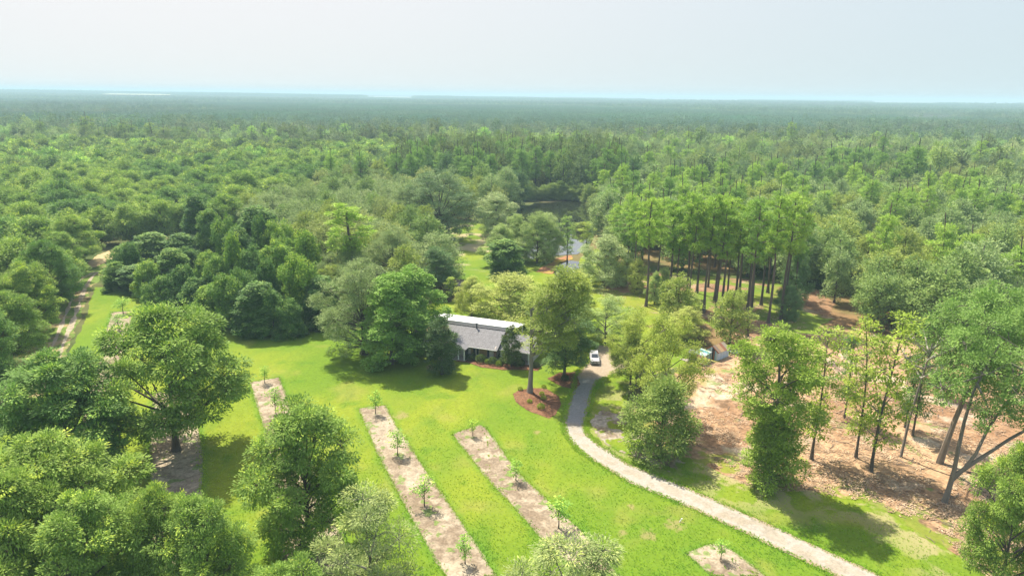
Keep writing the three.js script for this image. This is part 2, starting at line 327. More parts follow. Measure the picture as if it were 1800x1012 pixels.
const PROFILE = {
  dome: (t) => Math.sqrt(Math.max(0, 1 - Math.pow(Math.abs(t - 0.36) / (t < 0.36 ? 0.55 : 0.66), 2.2))),
  wide: (t) => Math.sqrt(Math.max(0, 1 - Math.pow(Math.abs(t - 0.3) / (t < 0.3 ? 0.42 : 0.72), 2))),
  cone: (t) => Math.pow(1 - t, 0.62) * Math.min(1, 0.55 + t * 2.6),
  egg: (t) => Math.sqrt(Math.max(0.02, 1 - Math.pow(Math.abs(t - 0.3) / (t < 0.3 ? 0.5 : 0.74), 2))),
  skirt: (t) => t < 0.45 ? 0.5 + 0.25 * Math.sin(t * 9) : Math.sqrt(Math.max(0.03, 1 - Math.pow((t - 0.68) / 0.36, 2))),
  drape: (t) => 0.42 + 0.58 * Math.sqrt(Math.max(0, 1 - Math.pow(t, 1.6))) * (0.88 + 0.12 * Math.cos(t * 5)),
  column: (t) => 0.8 * Math.sqrt(1 - Math.pow(t, 5)) + 0.2 * Math.sin(t * 9) ** 2,
  vase: (t) => Math.sqrt(Math.max(0.02, 1 - Math.pow(Math.abs(t - 0.62) / (t < 0.62 ? 0.85 : 0.4), 2))),
  flat: (t) => Math.sqrt(Math.max(0.03, 1 - Math.pow(Math.abs(t - 0.5) / 0.56, 2))),
};
const UP = V(0, 1, 0), LEAFY = 3.0;
function makeTree(o) {
  const r = rng(o.seed), T = new Geo(), C = new Geo(), prof = PROFILE[o.profile], { H, R } = o, cb = o.base;
  const lean = V((o.lean ?? 0.03) * (r() - 0.5) * 2 * H, 0, (o.lean ?? 0.03) * (r() - 0.5) * 2 * H), wob = [r() * 9, r() * 9];
  const axis = (y) => { const t = y / H; return V(lean.x * t * t + 0.012 * H * Math.sin(t * 5 + wob[0]) * t, y, lean.z * t * t + 0.012 * H * Math.sin(t * 6 + wob[1]) * t); };
  const topY = o.fork ?? H * 0.8, tr = o.trunkR, bark = o.bark ?? [0.11, 0.085, 0.065];
  const trunkAt = (y) => tr * lerp(1, o.taper ?? 0.35, clamp(y / topY));
  if (!o.noTrunk) {
    const n = 10, pts = [], rad = [];
    for (let k = 0; k <= n; k++) { const y = topY * k / n; pts.push(axis(y)); rad.push(trunkAt(y) * (k === 0 ? 1.5 : k === 1 ? 1.05 : 1)); }
    T.tube(pts, rad, 7, bark);
  }
  const stems = (o.stems ?? []).map((s) => new THREE.CatmullRomCurve3(s.map((a) => V(...a))));
  stems.forEach((cv, k) => T.tube([0, 0.14, 0.3, 0.45, 0.6, 0.75, 0.9, 1].map((t) => cv.getPoint(t)), [1.25, 1, 0.85, 0.75, 0.62, 0.5, 0.36, 0.2].map((q) => q * tr * (k ? 0.72 : 1)), 8, bark));
  const lobes = [];
  for (let i = 0; i < o.lobes; i++) {
    const t = clamp((i + 0.2 + 0.6 * r()) / o.lobes) , tt = o.weight ? Math.pow(t, o.weight) : t, az = i * 2.39996 + (r() - 0.5) * 0.9, env = R * prof(clamp(tt)) * (0.72 + 0.42 * r() + (o.lumpy ? o.lumpy * (r() - 0.5) : 0));
    const rl = o.lobeR * (0.65 + 0.7 * r()), y = cb + tt * (H - cb - rl * 0.5), rad = Math.max(0, env - rl * 0.75) * (o.hollow && r() > (o.fill ?? 0.12) ? 1 : Math.pow(r(), 0.4)), a = axis(Math.min(y, H));
    if (o.shift) a.x += o.shift * y / H;
    lobes.push({ c: V(a.x + Math.cos(az) * rad, y, a.z + Math.sin(az) * rad), r: rl, az, tone: r() });
  }
  const d = V(), p = V(), out = V(), dir = V(), nrm = V(), cl = V();
  for (const lb of lobes) {
    if (!o.noLimbs) { // a limb from the trunk into the lobe, then twigs to its clumps
      const rise = o.limbRise ?? 0.5, hs = clamp(lb.c.y - Math.hypot(lb.c.x, lb.c.z) * rise - 0.4 * r(), Math.min(cb * 0.75, topY * 0.9), topY), a = stems.length ? stems.map((cv) => cv.getPoint(0.55 + 0.4 * r())).sort((u, w) => u.distanceTo(lb.c) - w.distanceTo(lb.c))[0] : axis(hs), m = a.clone().lerp(lb.c, 0.5);
      m.y += (o.limbBow ?? 0.08) * a.distanceTo(lb.c) * (r() * 1.4 - 0.3); m.x += (r() - 0.5) * 0.9; m.z += (r() - 0.5) * 0.9;
      const cv = new THREE.QuadraticBezierCurve3(a, m, lb.c), r0 = Math.min(trunkAt(hs) * 0.75, (o.limbR ?? 0.16) * (0.6 + 0.5 * lb.r / o.lobeR));
      T.tube([0, 0.25, 0.5, 0.75, 1].map((t) => cv.getPoint(t)), [1, 0.8, 0.6, 0.45, 0.25].map((k) => r0 * k), 5, o.limbBark ?? bark);
    }
    for (let k = 0; k < o.clumps; k++) {
      do d.set(r() * 2 - 1, r() * 2 - 1, r() * 2 - 1); while (d.lengthSq() > 1 || d.lengthSq() < 0.01);
      d.normalize(); if (d.y < -0.3 && r() < (o.under ?? 0.7)) d.y *= -1;
      cl.copy(lb.c).addScaledVector(d, lb.r * (0.62 + 0.45 * r())); cl.y = lb.c.y + (cl.y - lb.c.y) * (o.flat ?? 0.8);
      if (cl.y < (o.floor ?? 0.4)) continue;
      const tone = r(), rc = o.clumpR * (0.7 + 0.6 * r()), young = o.young && d.y > 0.15 && r() < o.young;
      if (o.twigs && r() < o.twigs) T.tube([lb.c, lb.c.clone().lerp(cl, 0.5).add(V((r() - 0.5) * 0.4, (r() - 0.3) * 0.4, (r() - 0.5) * 0.4)), cl], [0.05, 0.035, 0.015], 3, o.limbBark ?? bark);
      for (let q = 0; q < o.leaves; q++) {
        do out.set(r() * 2 - 1, r() * 2 - 1, r() * 2 - 1); while (out.lengthSq() > 1);
        p.copy(out).multiplyScalar(rc); p.y *= o.clumpFlat ?? 0.48; p.add(cl);
        if (o.radial) { dir.copy(out).normalize(); dir.y += 0.25; p.copy(cl).addScaledVector(dir, rc * 0.12); dir.normalize(); nrm.set(r() - 0.5, r() + 0.2, r() - 0.5); }
        else {
          dir.copy(out).multiplyScalar(0.8).addScaledVector(d, 0.6); dir.x += (r() - 0.5) * 0.8; dir.z += (r() - 0.5) * 0.8; dir.y += (r() - 0.5) * 0.5 - (o.droop ?? 0.25); dir.normalize();
          if (o.skin) nrm.copy(UP).multiplyScalar(0.35).addScaledVector(d, 1); else nrm.copy(UP).multiplyScalar(1.1).addScaledVector(d, 0.5); nrm.x += (r() - 0.5) * 1.2; nrm.y += (r() - 0.5) * 0.8; nrm.z += (r() - 0.5) * 1.2; nrm.normalize();
        }
        let c = mix3(o.colA, o.colB, clamp(tone * 0.5 + lb.tone * 0.25 + r() * 0.35)); if (young && r() < 0.75) c = mix3(c, o.colY, 0.75);
        const v = (0.8 + 0.4 * r()) * LEAFY, s = 0.75 + 0.5 * r();
        C.leaf(p, dir, nrm, o.L * s, o.W * s, [c[0] * v * 1.03, c[1] * v * 1.05, c[2] * v * 1.1]);
      }
    }
  }
  return { o, H, R, T, C, trunk: T.p.length ? T.build() : null, crown: C.build() };
}
const lod = (o, f, extra = {}) => ({ ...o, clumps: Math.max(3, Math.round(o.clumps * Math.sqrt(f))), leaves: Math.max(4, Math.round(o.leaves * Math.sqrt(f))), L: o.L * Math.pow(f, -0.47), W: o.W * Math.pow(f, -0.47), clumpR: o.clumpR * Math.pow(f, -0.12), twigs: 0, ...extra });
function makeBoth(o) { // crown and trunk in one mesh, for trees too small to show them apart
  const t = makeTree(o), n = t.C.p.length / 3;
  for (let k = 0; k < t.T.p.length; k++) { t.C.p.push(t.T.p[k]); t.C.c.push(t.T.c[k]); }
  for (const k of t.T.i) t.C.i.push(k + n);
  return { H: t.H, R: t.R, crown: t.C.build() };
}
const PECAN = { H: 18, R: 8.6, base: 3.4, profile: 'dome', lobes: 33, lobeR: 2.3, clumps: 30, clumpR: 1.0, lumpy: 0.3, fill: 0.3, leaves: 58, L: 0.40, W: 0.17, trunkR: 0.42, fork: 9, limbR: 0.2, limbRise: 0.7, droop: 0.35, young: 0.16, twigs: 0.35, flat: 0.75, hollow: 1,
  colA: [0.046, 0.080, 0.012], colB: [0.105, 0.155, 0.026], colY: [0.20, 0.245, 0.030], bark: [0.10, 0.08, 0.065] };
const OAK = { H: 17, R: 9, base: 2.2, profile: 'wide', lobes: 30, lobeR: 2.6, clumps: 30, clumpR: 0.85, leaves: 48, L: 0.26, W: 0.16, trunkR: 0.6, fork: 6, limbR: 0.28, limbRise: 0.45, droop: 0.1, twigs: 0.2, flat: 0.8, hollow: 1, under: 0.5,
  colA: [0.062, 0.088, 0.028], colB: [0.130, 0.162, 0.060], bark: [0.08, 0.07, 0.06] };
const HARD = { H: 18, R: 5.5, base: 3.5, profile: 'dome', lobes: 20, lobeR: 2.0, clumps: 26, clumpR: 0.85, leaves: 52, L: 0.29, W: 0.16, trunkR: 0.3, fork: 13, limbR: 0.13, limbRise: 0.8, droop: 0.2, twigs: 0.3, flat: 0.85, hollow: 1,
  colA: [0.052, 0.084, 0.020], colB: [0.108, 0.148, 0.036], bark: [0.12, 0.10, 0.08] };
const GUM = { H: 19, R: 5.2, base: 0.8, profile: 'egg', lobes: 30, lobeR: 1.75, clumps: 26, clumpR: 0.8, leaves: 44, L: 0.30, W: 0.25, trunkR: 0.3, fork: 17, limbR: 0.12, limbRise: 0.5, droop: 0.2, flat: 0.95, hollow: 1, under: 0.4,
  colA: [0.052, 0.100, 0.014], colB: [0.110, 0.172, 0.030], bark: [0.12, 0.1, 0.08] };
const MAGNOLIA = { H: 10, R: 3.2, base: 0.8, profile: 'egg', lobes: 22, lobeR: 1.1, clumps: 20, clumpR: 0.6, leaves: 30, L: 0.3, W: 0.16, trunkR: 0.2, fork: 9, limbR: 0.07, limbRise: 0.3, droop: 0.0, flat: 0.95, hollow: 1, under: 0.4, young: 0.10,
  colA: [0.018, 0.040, 0.012], colB: [0.050, 0.078, 0.024], colY: [0.13, 0.10, 0.05], bark: [0.1, 0.09, 0.08] };
const PINE = { H: 26, R: 4.6, base: 14.2, profile: 'flat', lobes: 21, lobeR: 1.3, clumps: 16, clumpR: 0.62, leaves: 17, L: 0.62, W: 0.13, trunkR: 0.3, taper: 0.4, fork: 25, limbR: 0.12, limbRise: 0.15, limbBow: 0.1, radial: 1, twigs: 0.25, flat: 0.55, hollow: 0, under: 0.8, lean: 0.025,
  colA: [0.050, 0.088, 0.012], colB: [0.105, 0.160, 0.026], bark: [0.105, 0.082, 0.066], limbBark: [0.15, 0.125, 0.105] };
const VINE = { H: 10, R: 4.0, base: 0.1, profile: 'drape', lobes: 30, lobeR: 1.15, clumps: 26, clumpR: 0.66, leaves: 34, clumpFlat: 0.9, skin: 1, L: 0.30, W: 0.24, trunkR: 0.22, fork: 6.5, limbR: 0.06, droop: 0.7, flat: 1.25, hollow: 1, under: 0.3, floor: 0.1, young: 0.25, lean: 0.08, lumpy: 0.9,
  colA: [0.024, 0.058, 0.010], colB: [0.070, 0.125, 0.018], colY: [0.13, 0.185, 0.025], bark: [0.08, 0.07, 0.05] };
const SLIM = { H: 19, R: 3.4, base: 4, profile: 'vase', lobes: 19, lobeR: 1.1, clumps: 9, clumpR: 0.75, leaves: 22, L: 0.36, W: 0.2, trunkR: 0.19, taper: 0.25, fork: 18, limbR: 0.07, limbRise: 0.7, droop: 0.25, twigs: 0.5, flat: 0.8, hollow: 0, lean: 0.06,
  colA: [0.062, 0.105, 0.016], colB: [0.120, 0.172, 0.028], bark: [0.10, 0.085, 0.065], limbBark: [0.2, 0.18, 0.16] };
const BUSH = { H: 8, R: 4, base: 0.5, profile: 'dome', lobes: 20, lobeR: 1.3, clumps: 22, clumpR: 0.75, leaves: 36, lumpy: 0.4, L: 0.28, W: 0.16, trunkR: 0.16, fork: 6, limbR: 0.07, limbRise: 0.5, droop: 0.1, flat: 0.9, hollow: 1, under: 0.3,
  colA: [0.056, 0.088, 0.016], colB: [0.118, 0.150, 0.032], bark: [0.1, 0.09, 0.07] };
const SAPLING = { H: 3.6, R: 1.0, base: 1.3, profile: 'dome', lobes: 9, lobeR: 0.36, clumps: 5, clumpR: 0.3, leaves: 11, L: 0.21, W: 0.11, lumpy: 0.8, trunkR: 0.055, taper: 0.4, fork: 3, limbR: 0.022, limbRise: 0.8, droop: 0.4, flat: 0.9, hollow: 0, lean: 0.05, young: 0.3,
  colA: [0.058, 0.115, 0.016], colB: [0.105, 0.175, 0.026], colY: [0.2, 0.26, 0.04], bark: [0.06, 0.048, 0.04] };
const WILLOW = { ...HARD, H: 14, R: 6.5, base: 1.2, profile: 'dome', lobes: 24, lobeR: 1.9, L: 0.34, W: 0.13, droop: 0.6, under: 0.35, fork: 8, limbR: 0.13,
  colA: [0.082, 0.112, 0.030], colB: [0.142, 0.180, 0.052] };

const crownMats = { // species: tints of the same leaf
  pecan: [leafMat('pecan_leaf'), leafMat('pecan_leaf_pale', 1.15, 1.08, 1.1), leafMat('pecan_leaf_deep', 0.68, 0.8, 0.9)],
  oak: [leafMat('oak_leaf'), leafMat('oak_leaf_olive', 1.12, 1.02, 0.85), leafMat('oak_leaf_deep', 0.66, 0.76, 0.84)],
  hardwood: [leafMat('broad_leaf'), leafMat('broad_leaf_yellow', 1.3, 1.12, 0.85), leafMat('broad_leaf_deep', 0.55, 0.68, 0.8), leafMat('broad_leaf_pale', 1.2, 1.12, 1.6)],
  pine: [leafMat('pine_needle', 1.25, 1.2, 1.1, 0.35), leafMat('pine_needle_pale', 1.5, 1.35, 1.2, 0.35), leafMat('pine_needle_deep', 0.9, 0.96, 1, 0.35)],
  vine: [leafMat('vine_leaf', 1.05, 1.0, 0.95), leafMat('vine_leaf_deep', 0.75, 0.8, 0.9), leafMat('vine_leaf_bright', 1.45, 1.25, 1.0)],
};
const HERO = {
  pecan: [11, 12, 13, 14].map((s, i) => makeTree({ ...PECAN, seed: s, H: 18 + (i & 1), lobes: 31 + i, base: i === 0 ? 4.2 : 2.8 })),
  feathery: [15].map((s) => makeTree({ ...PECAN, seed: s, R: 6, H: 17, lobes: 16, lobeR: 1.8, W: 0.11, colA: [0.062, 0.090, 0.026], colB: [0.12, 0.150, 0.052], colY: [0.19, 0.22, 0.06], clumps: 24, leaves: 46, twigs: 0.7, limbBark: [0.22, 0.2, 0.18] })),
  oak: [21, 22].map((s) => makeTree({ ...OAK, seed: s })),
  hardwood: [31, 32, 33].map((s) => makeTree({ ...HARD, seed: s })),
  tall: [makeTree({ ...HARD, seed: 38, H: 22, R: 6.0, shift: 6.6, base: 9, profile: 'wide', lobes: 26, lobeR: 2.3, trunkR: 0.40, taper: 0.5, fork: 15, limbR: 0.2, limbRise: 0.8, bark: [0.2, 0.18, 0.155], limbBark: [0.2, 0.18, 0.155], lean: 0.01 })],
  airy: [39, 40].map((s) => makeTree({ ...HARD, seed: s, H: 17, R: 8, base: 4.5, profile: 'wide', lobes: 24, lobeR: 1.7, clumps: 20, clumpR: 0.95, leaves: 48, fork: 9, limbR: 0.17, limbRise: 0.7, lumpy: 0.5, droop: 0.4, under: 0.3, colA: [0.066, 0.100, 0.020], colB: [0.125, 0.168, 0.036], bark: [0.13, 0.115, 0.095] })),
  willow: [36, 37].map((s) => makeTree({ ...WILLOW, seed: s })),
  gum: [41].map((s) => makeTree({ ...GUM, seed: s })),
  magnolia: [45, 46].map((s) => makeTree({ ...MAGNOLIA, seed: s })),
  pine: [51, 52, 53, 54].map((s) => makeTree({ ...PINE, seed: s })),
  vine: [61, 62, 63, 64].map((s, i) => makeTree({ ...VINE, seed: s, profile: ['drape', 'column', 'drape', 'drape'][i], H: [10, 17, 8, 12][i], R: [4.2, 2.9, 4.2, 4.0][i], lobes: [28, 40, 24, 30][i], fork: [6.5, 12, 5, 8][i], lumpy: [0.9, 0.35, 0.9, 0.9][i] })),
  skirted: [makeTree({ ...HARD, seed: 65, H: 20, R: 5, base: 0.4, profile: 'skirt', lobes: 34, lobeR: 1.6, fork: 17, floor: 0.2, colA: [0.048, 0.088, 0.014], colB: [0.10, 0.155, 0.026] })],
  slim: [71, 72, 73].map((s) => makeTree({ ...SLIM, seed: s })),
  forked: [makeTree({ ...HARD, seed: 34, H: 21, R: 8, base: 9.5, profile: 'wide', lobes: 20, lumpy: 0.4, lobeR: 2.3, trunkR: 0.31, limbR: 0.13, limbRise: 0.9, noTrunk: 1, shift: 6.5, bark: [0.17, 0.15, 0.125], limbBark: [0.2, 0.18, 0.155], colA: [0.050, 0.090, 0.018], colB: [0.098, 0.152, 0.032],
    stems: [[[0, 0, 0], [0.5, 3, 0], [0.3, 7, 0.3], [0.9, 12, 0], [3, 17, 0]], [[0.4, 2.6, 0], [2, 5, 0.6], [3.6, 9, 0.4], [6, 13, 0.5], [8, 16, 0]], [[0.5, 3, 0], [3, 5.6, 1], [6, 8.2, 1.6], [9.5, 10.5, 2], [12, 13, 2]]] })],
  leaning: [makeTree({ ...HARD, seed: 35, H: 20, R: 7.5, base: 9, profile: 'wide', lobes: 24, lobeR: 2.3, trunkR: 0.36, limbR: 0.15, limbRise: 0.9, noTrunk: 1, shift: 5, bark: [0.2, 0.165, 0.13], limbBark: [0.22, 0.195, 0.17], colA: [0.050, 0.090, 0.018], colB: [0.098, 0.152, 0.032],
    stems: [[[0, 0, 0], [0.7, 4, 0], [1.6, 8, 0], [2, 12, -0.5], [3, 16, -1]], [[1.6, 8, 0], [3.4, 10.5, 0.5], [6, 12.5, 0.5], [8, 15, 0]]] })],
  bush: [81, 82].map((s) => makeTree({ ...BUSH, seed: s })),
  sapling: [91, 92, 93, 94].map((s) => makeTree({ ...SAPLING, seed: s })),
};
const MATOF = { pecan: 'pecan', feathery: 'pecan', oak: 'oak', hardwood: 'hardwood', willow: 'hardwood', gum: 'hardwood', magnolia: 'oak', pine: 'pine', vine: 'vine', skirted: 'hardwood', forked: 'hardwood', tall: 'hardwood', airy: 'hardwood', leaning: 'hardwood', slim: 'hardwood', bush: 'oak', sapling: 'hardwood' };
const planted = [];                                                                // [x, z, radius] of every tree placed by hand
const protos = new Map();
function plant(kind, i, p, H, R, name, label, category, group, turn = 0, tint = 0) {
  const t = HERO[kind][i % HERO[kind].length], key = kind + i % HERO[kind].length + tint;
  let o;
  if (protos.has(key)) { o = protos.get(key).clone(); o.userData = {}; o.name = numbered(name); scene.add(o); }
  else {
    o = new THREE.Group(); o.name = numbered(name); scene.add(o);
    if (t.trunk) part('trunk', t.trunk, barkMat, o);
    part('crown', t.crown, crownMats[MATOF[kind]][tint % crownMats[MATOF[kind]].length], o);
    protos.set(key, o);
  }
  o.position.set(p.x, 0, p.z); o.scale.set(R / t.R, H / t.H, R / t.R); o.rotation.y = turn;
  tag(o, label, category, group);
  planted.push([p.x, p.z, R]);
  return o;
}
// base: where the trunk meets the ground in the photograph; top: the pixel row of the crown's top. Or top pixel and a known height.
const byBase = (x, y, top) => { const p = at(x, y); return [p, heightAt(p, x, top)]; };
const byTop = (x, y, H) => { const p = at(x, y, H * 0.97); p.y = 0; return [p, H]; };
const tree = (kind, i, [p, H], R, name, label, category, group, turn, tint) => plant(kind, i, p, H, R, name, label, category, group, turn, tint);

// --- the orchard's old pecans
tree('pecan', 0, byBase(310, 792, 540), 10.2, 'pecan_tree', 'broad old pecan standing on its own soil strip left of the open lawn', 'pecan tree', null, 0.4);
tree('pecan', 1, byTop(95, 635, 18), 9.2, 'pecan_tree', 'dark spreading pecan left of the broad old pecan, over the leftmost soil strip', 'pecan tree', null, 1.3, 2);
tree('pecan', 2, byTop(80, 772, 17), 7.6, 'pecan_tree', 'bright yellow-green pecan below the dark spreading one at the left edge', 'pecan tree', null, 2.0, 1);
tree('pecan', 3, byTop(345, 885, 15), 4.8, 'pecan_tree', 'rounded pecan top at the bottom edge, right beside the shaded soil strip', 'pecan tree', null, 0.9);
tree('pecan', 0, byTop(265, 868, 15), 3.9, 'pecan_tree', 'narrow pecan top standing between two larger ones at the bottom edge', 'pecan tree', null, 4.0, 1);
tree('pecan', 1, byTop(130, 885, 15.5), 6.2, 'pecan_tree', 'pecan crown filling the bottom left corner of the orchard', 'pecan tree', null, 5.0);
tree('pecan', 2, byTop(5, 850, 17), 6.2, 'pecan_tree', 'pecan at the left edge, half cut off by the picture border', 'pecan tree', null, 3.0, 1);
tree('pecan', 3, byBase(545, 968, 712), 6.8, 'pecan_tree', 'full round pecan in front of the soil strip with three saplings', 'pecan tree', null, 3.4);
tree('feathery', 0, byTop(645, 868, 15), 4.6, 'pecan_tree', 'pale feathery pecan with bare grey twigs right of the full round pecan', 'pecan tree', null, 0.6, 1);
tree('feathery', 0, byTop(1010, 952, 14), 5.4, 'pecan_tree', 'sparse pale pecan top at the bottom edge over the right long soil strip', 'pecan tree', null, 2.2, 1);
tree('pecan', 1, byTop(1812, 800, 17), 4.3, 'pecan_tree', 'bright green tree at the right edge beside the sandy clearing', 'pecan tree', null, 1.1, 1);
tree('pecan', 3, byTop(495, 1000, 14), 4.5, 'pecan_tree', 'low pecan top just showing below the full round pecan', 'pecan tree', null, 1.9);
[[22, 648, 6.4], [62, 590, 6.6], [92, 545, 6.8], [112, 503, 6.6], [135, 474, 6.8], [-25, 705, 7], [-8, 600, 7]].forEach(([x, y, Rr], i) => tree('pecan', i, [at(x, y), 14.5 + (i % 3)], Rr, 'pecan_tree', `pecan along the left side of the dirt track, ${['second one from the bottom', 'overhanging the track where it narrows', 'halfway along the straight stretch', 'just before the bend', 'at the bend', 'lowest one, at the picture edge', 'behind the row, at the picture edge'][i]}`, 'pecan tree', null, i * 1.4, i % 3));
// --- around the house
tree('oak', 0, byBase(640, 622, 462), 9.4, 'live_oak_tree', 'grey-green live oak with a spreading crown left of the bright sweetgum', 'oak tree', null, 0.3, 0);
tree('gum', 0, byBase(688, 640, 486), 6.0, 'sweetgum_tree', 'bright green sweetgum, front one of a pair left of the house', 'sweetgum tree', null, 0, 0);
tree('gum', 0, byBase(733, 624, 474), 5.8, 'sweetgum_tree', 'tall bright green sweetgum touching the left end of the house', 'sweetgum tree', null, 2.1, 0);
tree('magnolia', 0, byBase(777, 658, 562), 3.4, 'magnolia_tree', 'dark rounded magnolia on the lawn in front of the left house end', 'magnolia tree', null, 0.4);
tree('magnolia', 1, byBase(899, 645, 574), 2.0, 'magnolia_tree', 'slim bronze-leaved magnolia against the front of the house', 'magnolia tree', null, 1.4, 1);
tree('tall', 0, byBase(932, 690, 474), 6.3, 'tall_oak_tree', 'tall straight-trunked oak standing in the oval mulch bed', 'oak tree', null, 0, 1);
tree('willow', 0, byBase(895, 566, 482), 9.0, 'oak_tree', 'broad yellow-green oak behind the right half of the house', 'oak tree', null, 0.2, 1);
tree('willow', 1, byBase(985, 596, 502), 7.6, 'oak_tree', 'olive green oak behind the tall straight-trunked oak', 'oak tree', null, 0.9, 0);
tree('willow', 1, byBase(829, 556, 488), 4.2, 'young_oak_tree', 'small loose-crowned tree on the back lawn behind the house', 'tree', null, 3.9, 1);
tree('slim', 1, byBase(789, 528, 486), 2.1, 'young_oak_tree', 'thin young tree beside the brown creek', 'tree', null, 3.9, 1);
tree('hardwood', 1, byBase(992, 662, 550), 5.6, 'oak_tree', 'dark oak leaning over the mulch bed left of the driveway', 'oak tree', null, 2.4, 2);
tree('airy', 1, byBase(1064, 604, 520), 6.8, 'oak_tree', 'pale green oak behind the parked white car', 'oak tree', null, 4.4, 3);
tree('airy', 1, byBase(1118, 678, 545), 5.8, 'oak_tree', 'oak with a straight trunk on the grass right of the driveway', 'oak tree', null, 1.0, 1);
tree('hardwood', 0, byBase(1108, 680, 590), 3.6, 'oak_tree', 'small oak with a leaning trunk right of the driveway', 'oak tree', null, 2.2, 1);
tree('airy', 0, byBase(1168, 745, 552), 6.3, 'oak_tree', 'open-crowned oak with a forked trunk behind the dark evergreen bush', 'oak tree', null, 0.4, 1);
tree('bush', 0, byBase(1160, 800, 668), 5.2, 'evergreen_oak_tree', 'dense dark evergreen oak with foliage down to the ground beside the driveway', 'oak tree', null, 0.4, 0);
tree('willow', 1, byBase(1205, 598, 542), 4.6, 'oak_tree', 'low yellow-green tree behind the shed and its lean-to', 'tree', null, 5.4, 1);
// --- the clearing
tree('skirted', 0, byBase(1352, 852, 574), 5.6, 'leafy_oak_tree', 'tree clothed in leaves from crown to ground in the middle of the clearing', 'oak tree', null, 0.5, 1);
const SLIMS = [[1427, 808, 575, 3.6, 'slender leafy tree, leftmost of the row of thin trunks on the clearing'], [1485, 735, 585, 2.8, 'slender tree standing farthest back among the thin trunks on the clearing'], [1505, 805, 560, 3.4, 'slender tree between the leftmost thin tree and the one with grey limbs'],
  [1531, 829, 540, 4.2, 'tall slender tree with bare grey limbs at its top'], [1591, 752, 610, 2.6, 'thin dark trunk, left one of two before the wood edge'], [1605, 766, 600, 3.0, 'thin dark trunk, right one of two before the wood edge'], [1645, 694, 600, 2.6, 'short dark tree at the back edge of the clearing behind the big forked oak']];
SLIMS.forEach(([x, y, t, R, l], i) => tree('slim', i, byBase(x, y, t), R, 'slender_tree', l, 'tree', null, i * 1.7, [1, 2, 1, 1, 2, 2, 2][i]));
tree('forked', 0, byBase(1660, 884, 520), 8.2, 'forked_oak_tree', 'big grey oak forking low into three stems at the front of the clearing', 'oak tree', null, 0, 0);
tree('leaning', 0, byBase(1652, 814, 500), 8.4, 'leaning_oak_tree', 'thick-trunked leaning oak just behind the big forked oak', 'oak tree', null, 0, 0);
{ // bare grey limbs at the head of the tall slender tree
  const p = at(1540, 800), o = thing('dead_tree', V(p.x + 3.4, 0, p.z + 0.5), 'bare grey dead tree with spreading limbs among the slender trees', 'dead tree'), g = new Geo(), c = [0.40, 0.37, 0.33], r = rng(5);
  const trunk = [V(0, 0, 0), V(0.3, 6, 0), V(0.9, 11, 0), V(1.7, 17.5, 0)];
  g.tube(trunk, [0.2, 0.17, 0.14, 0.1], 6, [0.2, 0.18, 0.16]); part('trunk', g.build(), barkMat, o);
  for (let k = 0; k < 11; k++) {
    const g2 = new Geo(), y = 12 + r() * 5, a = V(lerp(1.0, 1.6, (y - 12) / 5), y, 0), az = -0.8 + (k / 11) * 2 * Math.PI, L = 3.6 + 3 * r(), e = a.clone().add(V(Math.cos(az) * L, 1.2 + 2.4 * r(), Math.sin(az) * L)), m = a.clone().lerp(e, 0.55).add(V(0, -0.5 + r(), 0));
    g2.tube([a, m, e], [0.16, 0.12, 0.06], 5, c);
    for (let q = 0; q < 4; q++) { const s = a.clone().lerp(e, 0.45 + 0.14 * q), f = s.clone().add(V((r() - 0.3) * 1.8, r() * 1.5, (r() - 0.5) * 2)); g2.tube([s, f], [0.08, 0.035], 4, c); }
    part('limb', g2.build(), barkMat, o);
  }
}
// --- the pine stand right of the pond
const PINES = [[1114.5, 512, 352], [1136, 539, 345], [1176, 533, 355], [1188, 535, 372], [1205, 543, 335], [1210, 549, 350], [1237, 550, 342], [1257, 528, 358], [1258, 553, 366], [1268, 547, 345], [1277, 539, 380], [1292, 537, 362], [1315, 545, 352], [1321, 546, 372], [1338, 537, 380], [1314, 591, 352], [1351, 568, 340], [1373, 562, 338], [1379, 546, 362], [1100, 500, 372], [1155, 508, 360], [1225, 515, 350], [1300, 512, 362], [1395, 540, 380], [1350, 515, 370], [1245, 505, 345]];
const PINELABEL = (x, y, i) => `tall straight pine ${['with an orange-brown needle floor at its foot', 'in the thick of the pine stand', 'with a high tufted crown'][i % 3]}, ${i + 1 === 1 ? 'leftmost' : 'number ' + (i + 1)} in the stand right of the pond`;
const PINEWORDS = ['leftmost trunk of the pine stand, just right of the dead brush', 'bare grey trunk at the front left of the pine stand', 'slim pine behind the front left trunk of the stand', 'slim pine right of the slim one at the left of the stand', 'left pine of the close pair at the stand front', 'right pine of the close pair at the stand front',
  'single straight pine between the close pair and the slanting trunk', 'thin pine behind the slanting trunk', 'slanting pine trunk at the middle front of the stand', 'pine just right of the slanting trunk', 'thin pine deep in the middle of the stand', 'pine right behind the green utility box', 'pine with a thick trunk right of the utility box', 'pine touching the thick trunk right of the utility box', 'small dark pine trunk far back on the right of the stand', 'nearest pine, standing well in front of the stand above the shed', 'tall pine of the right front pair, left trunk', 'tall pine of the right front pair, right trunk', 'thin pine behind the right front pair',
  'pine behind the leftmost trunk toward the pond', 'pine seen between the two grey left trunks', 'pine deep behind the close pair', 'pine deep behind the utility box', 'rightmost pine of the stand by the grassy gap', 'pine at the back right of the stand', 'pine at the back middle of the stand'];
PINES.forEach(([x, y, t], i) => tree('pine', i, byBase(x, y, t), 4.1 + (i * 7 % 5) * 0.3, 'pine_tree', PINEWORDS[i], 'pine tree', null, i * 2.1, [0, 1, 0, 2][i * 5 % 4]));
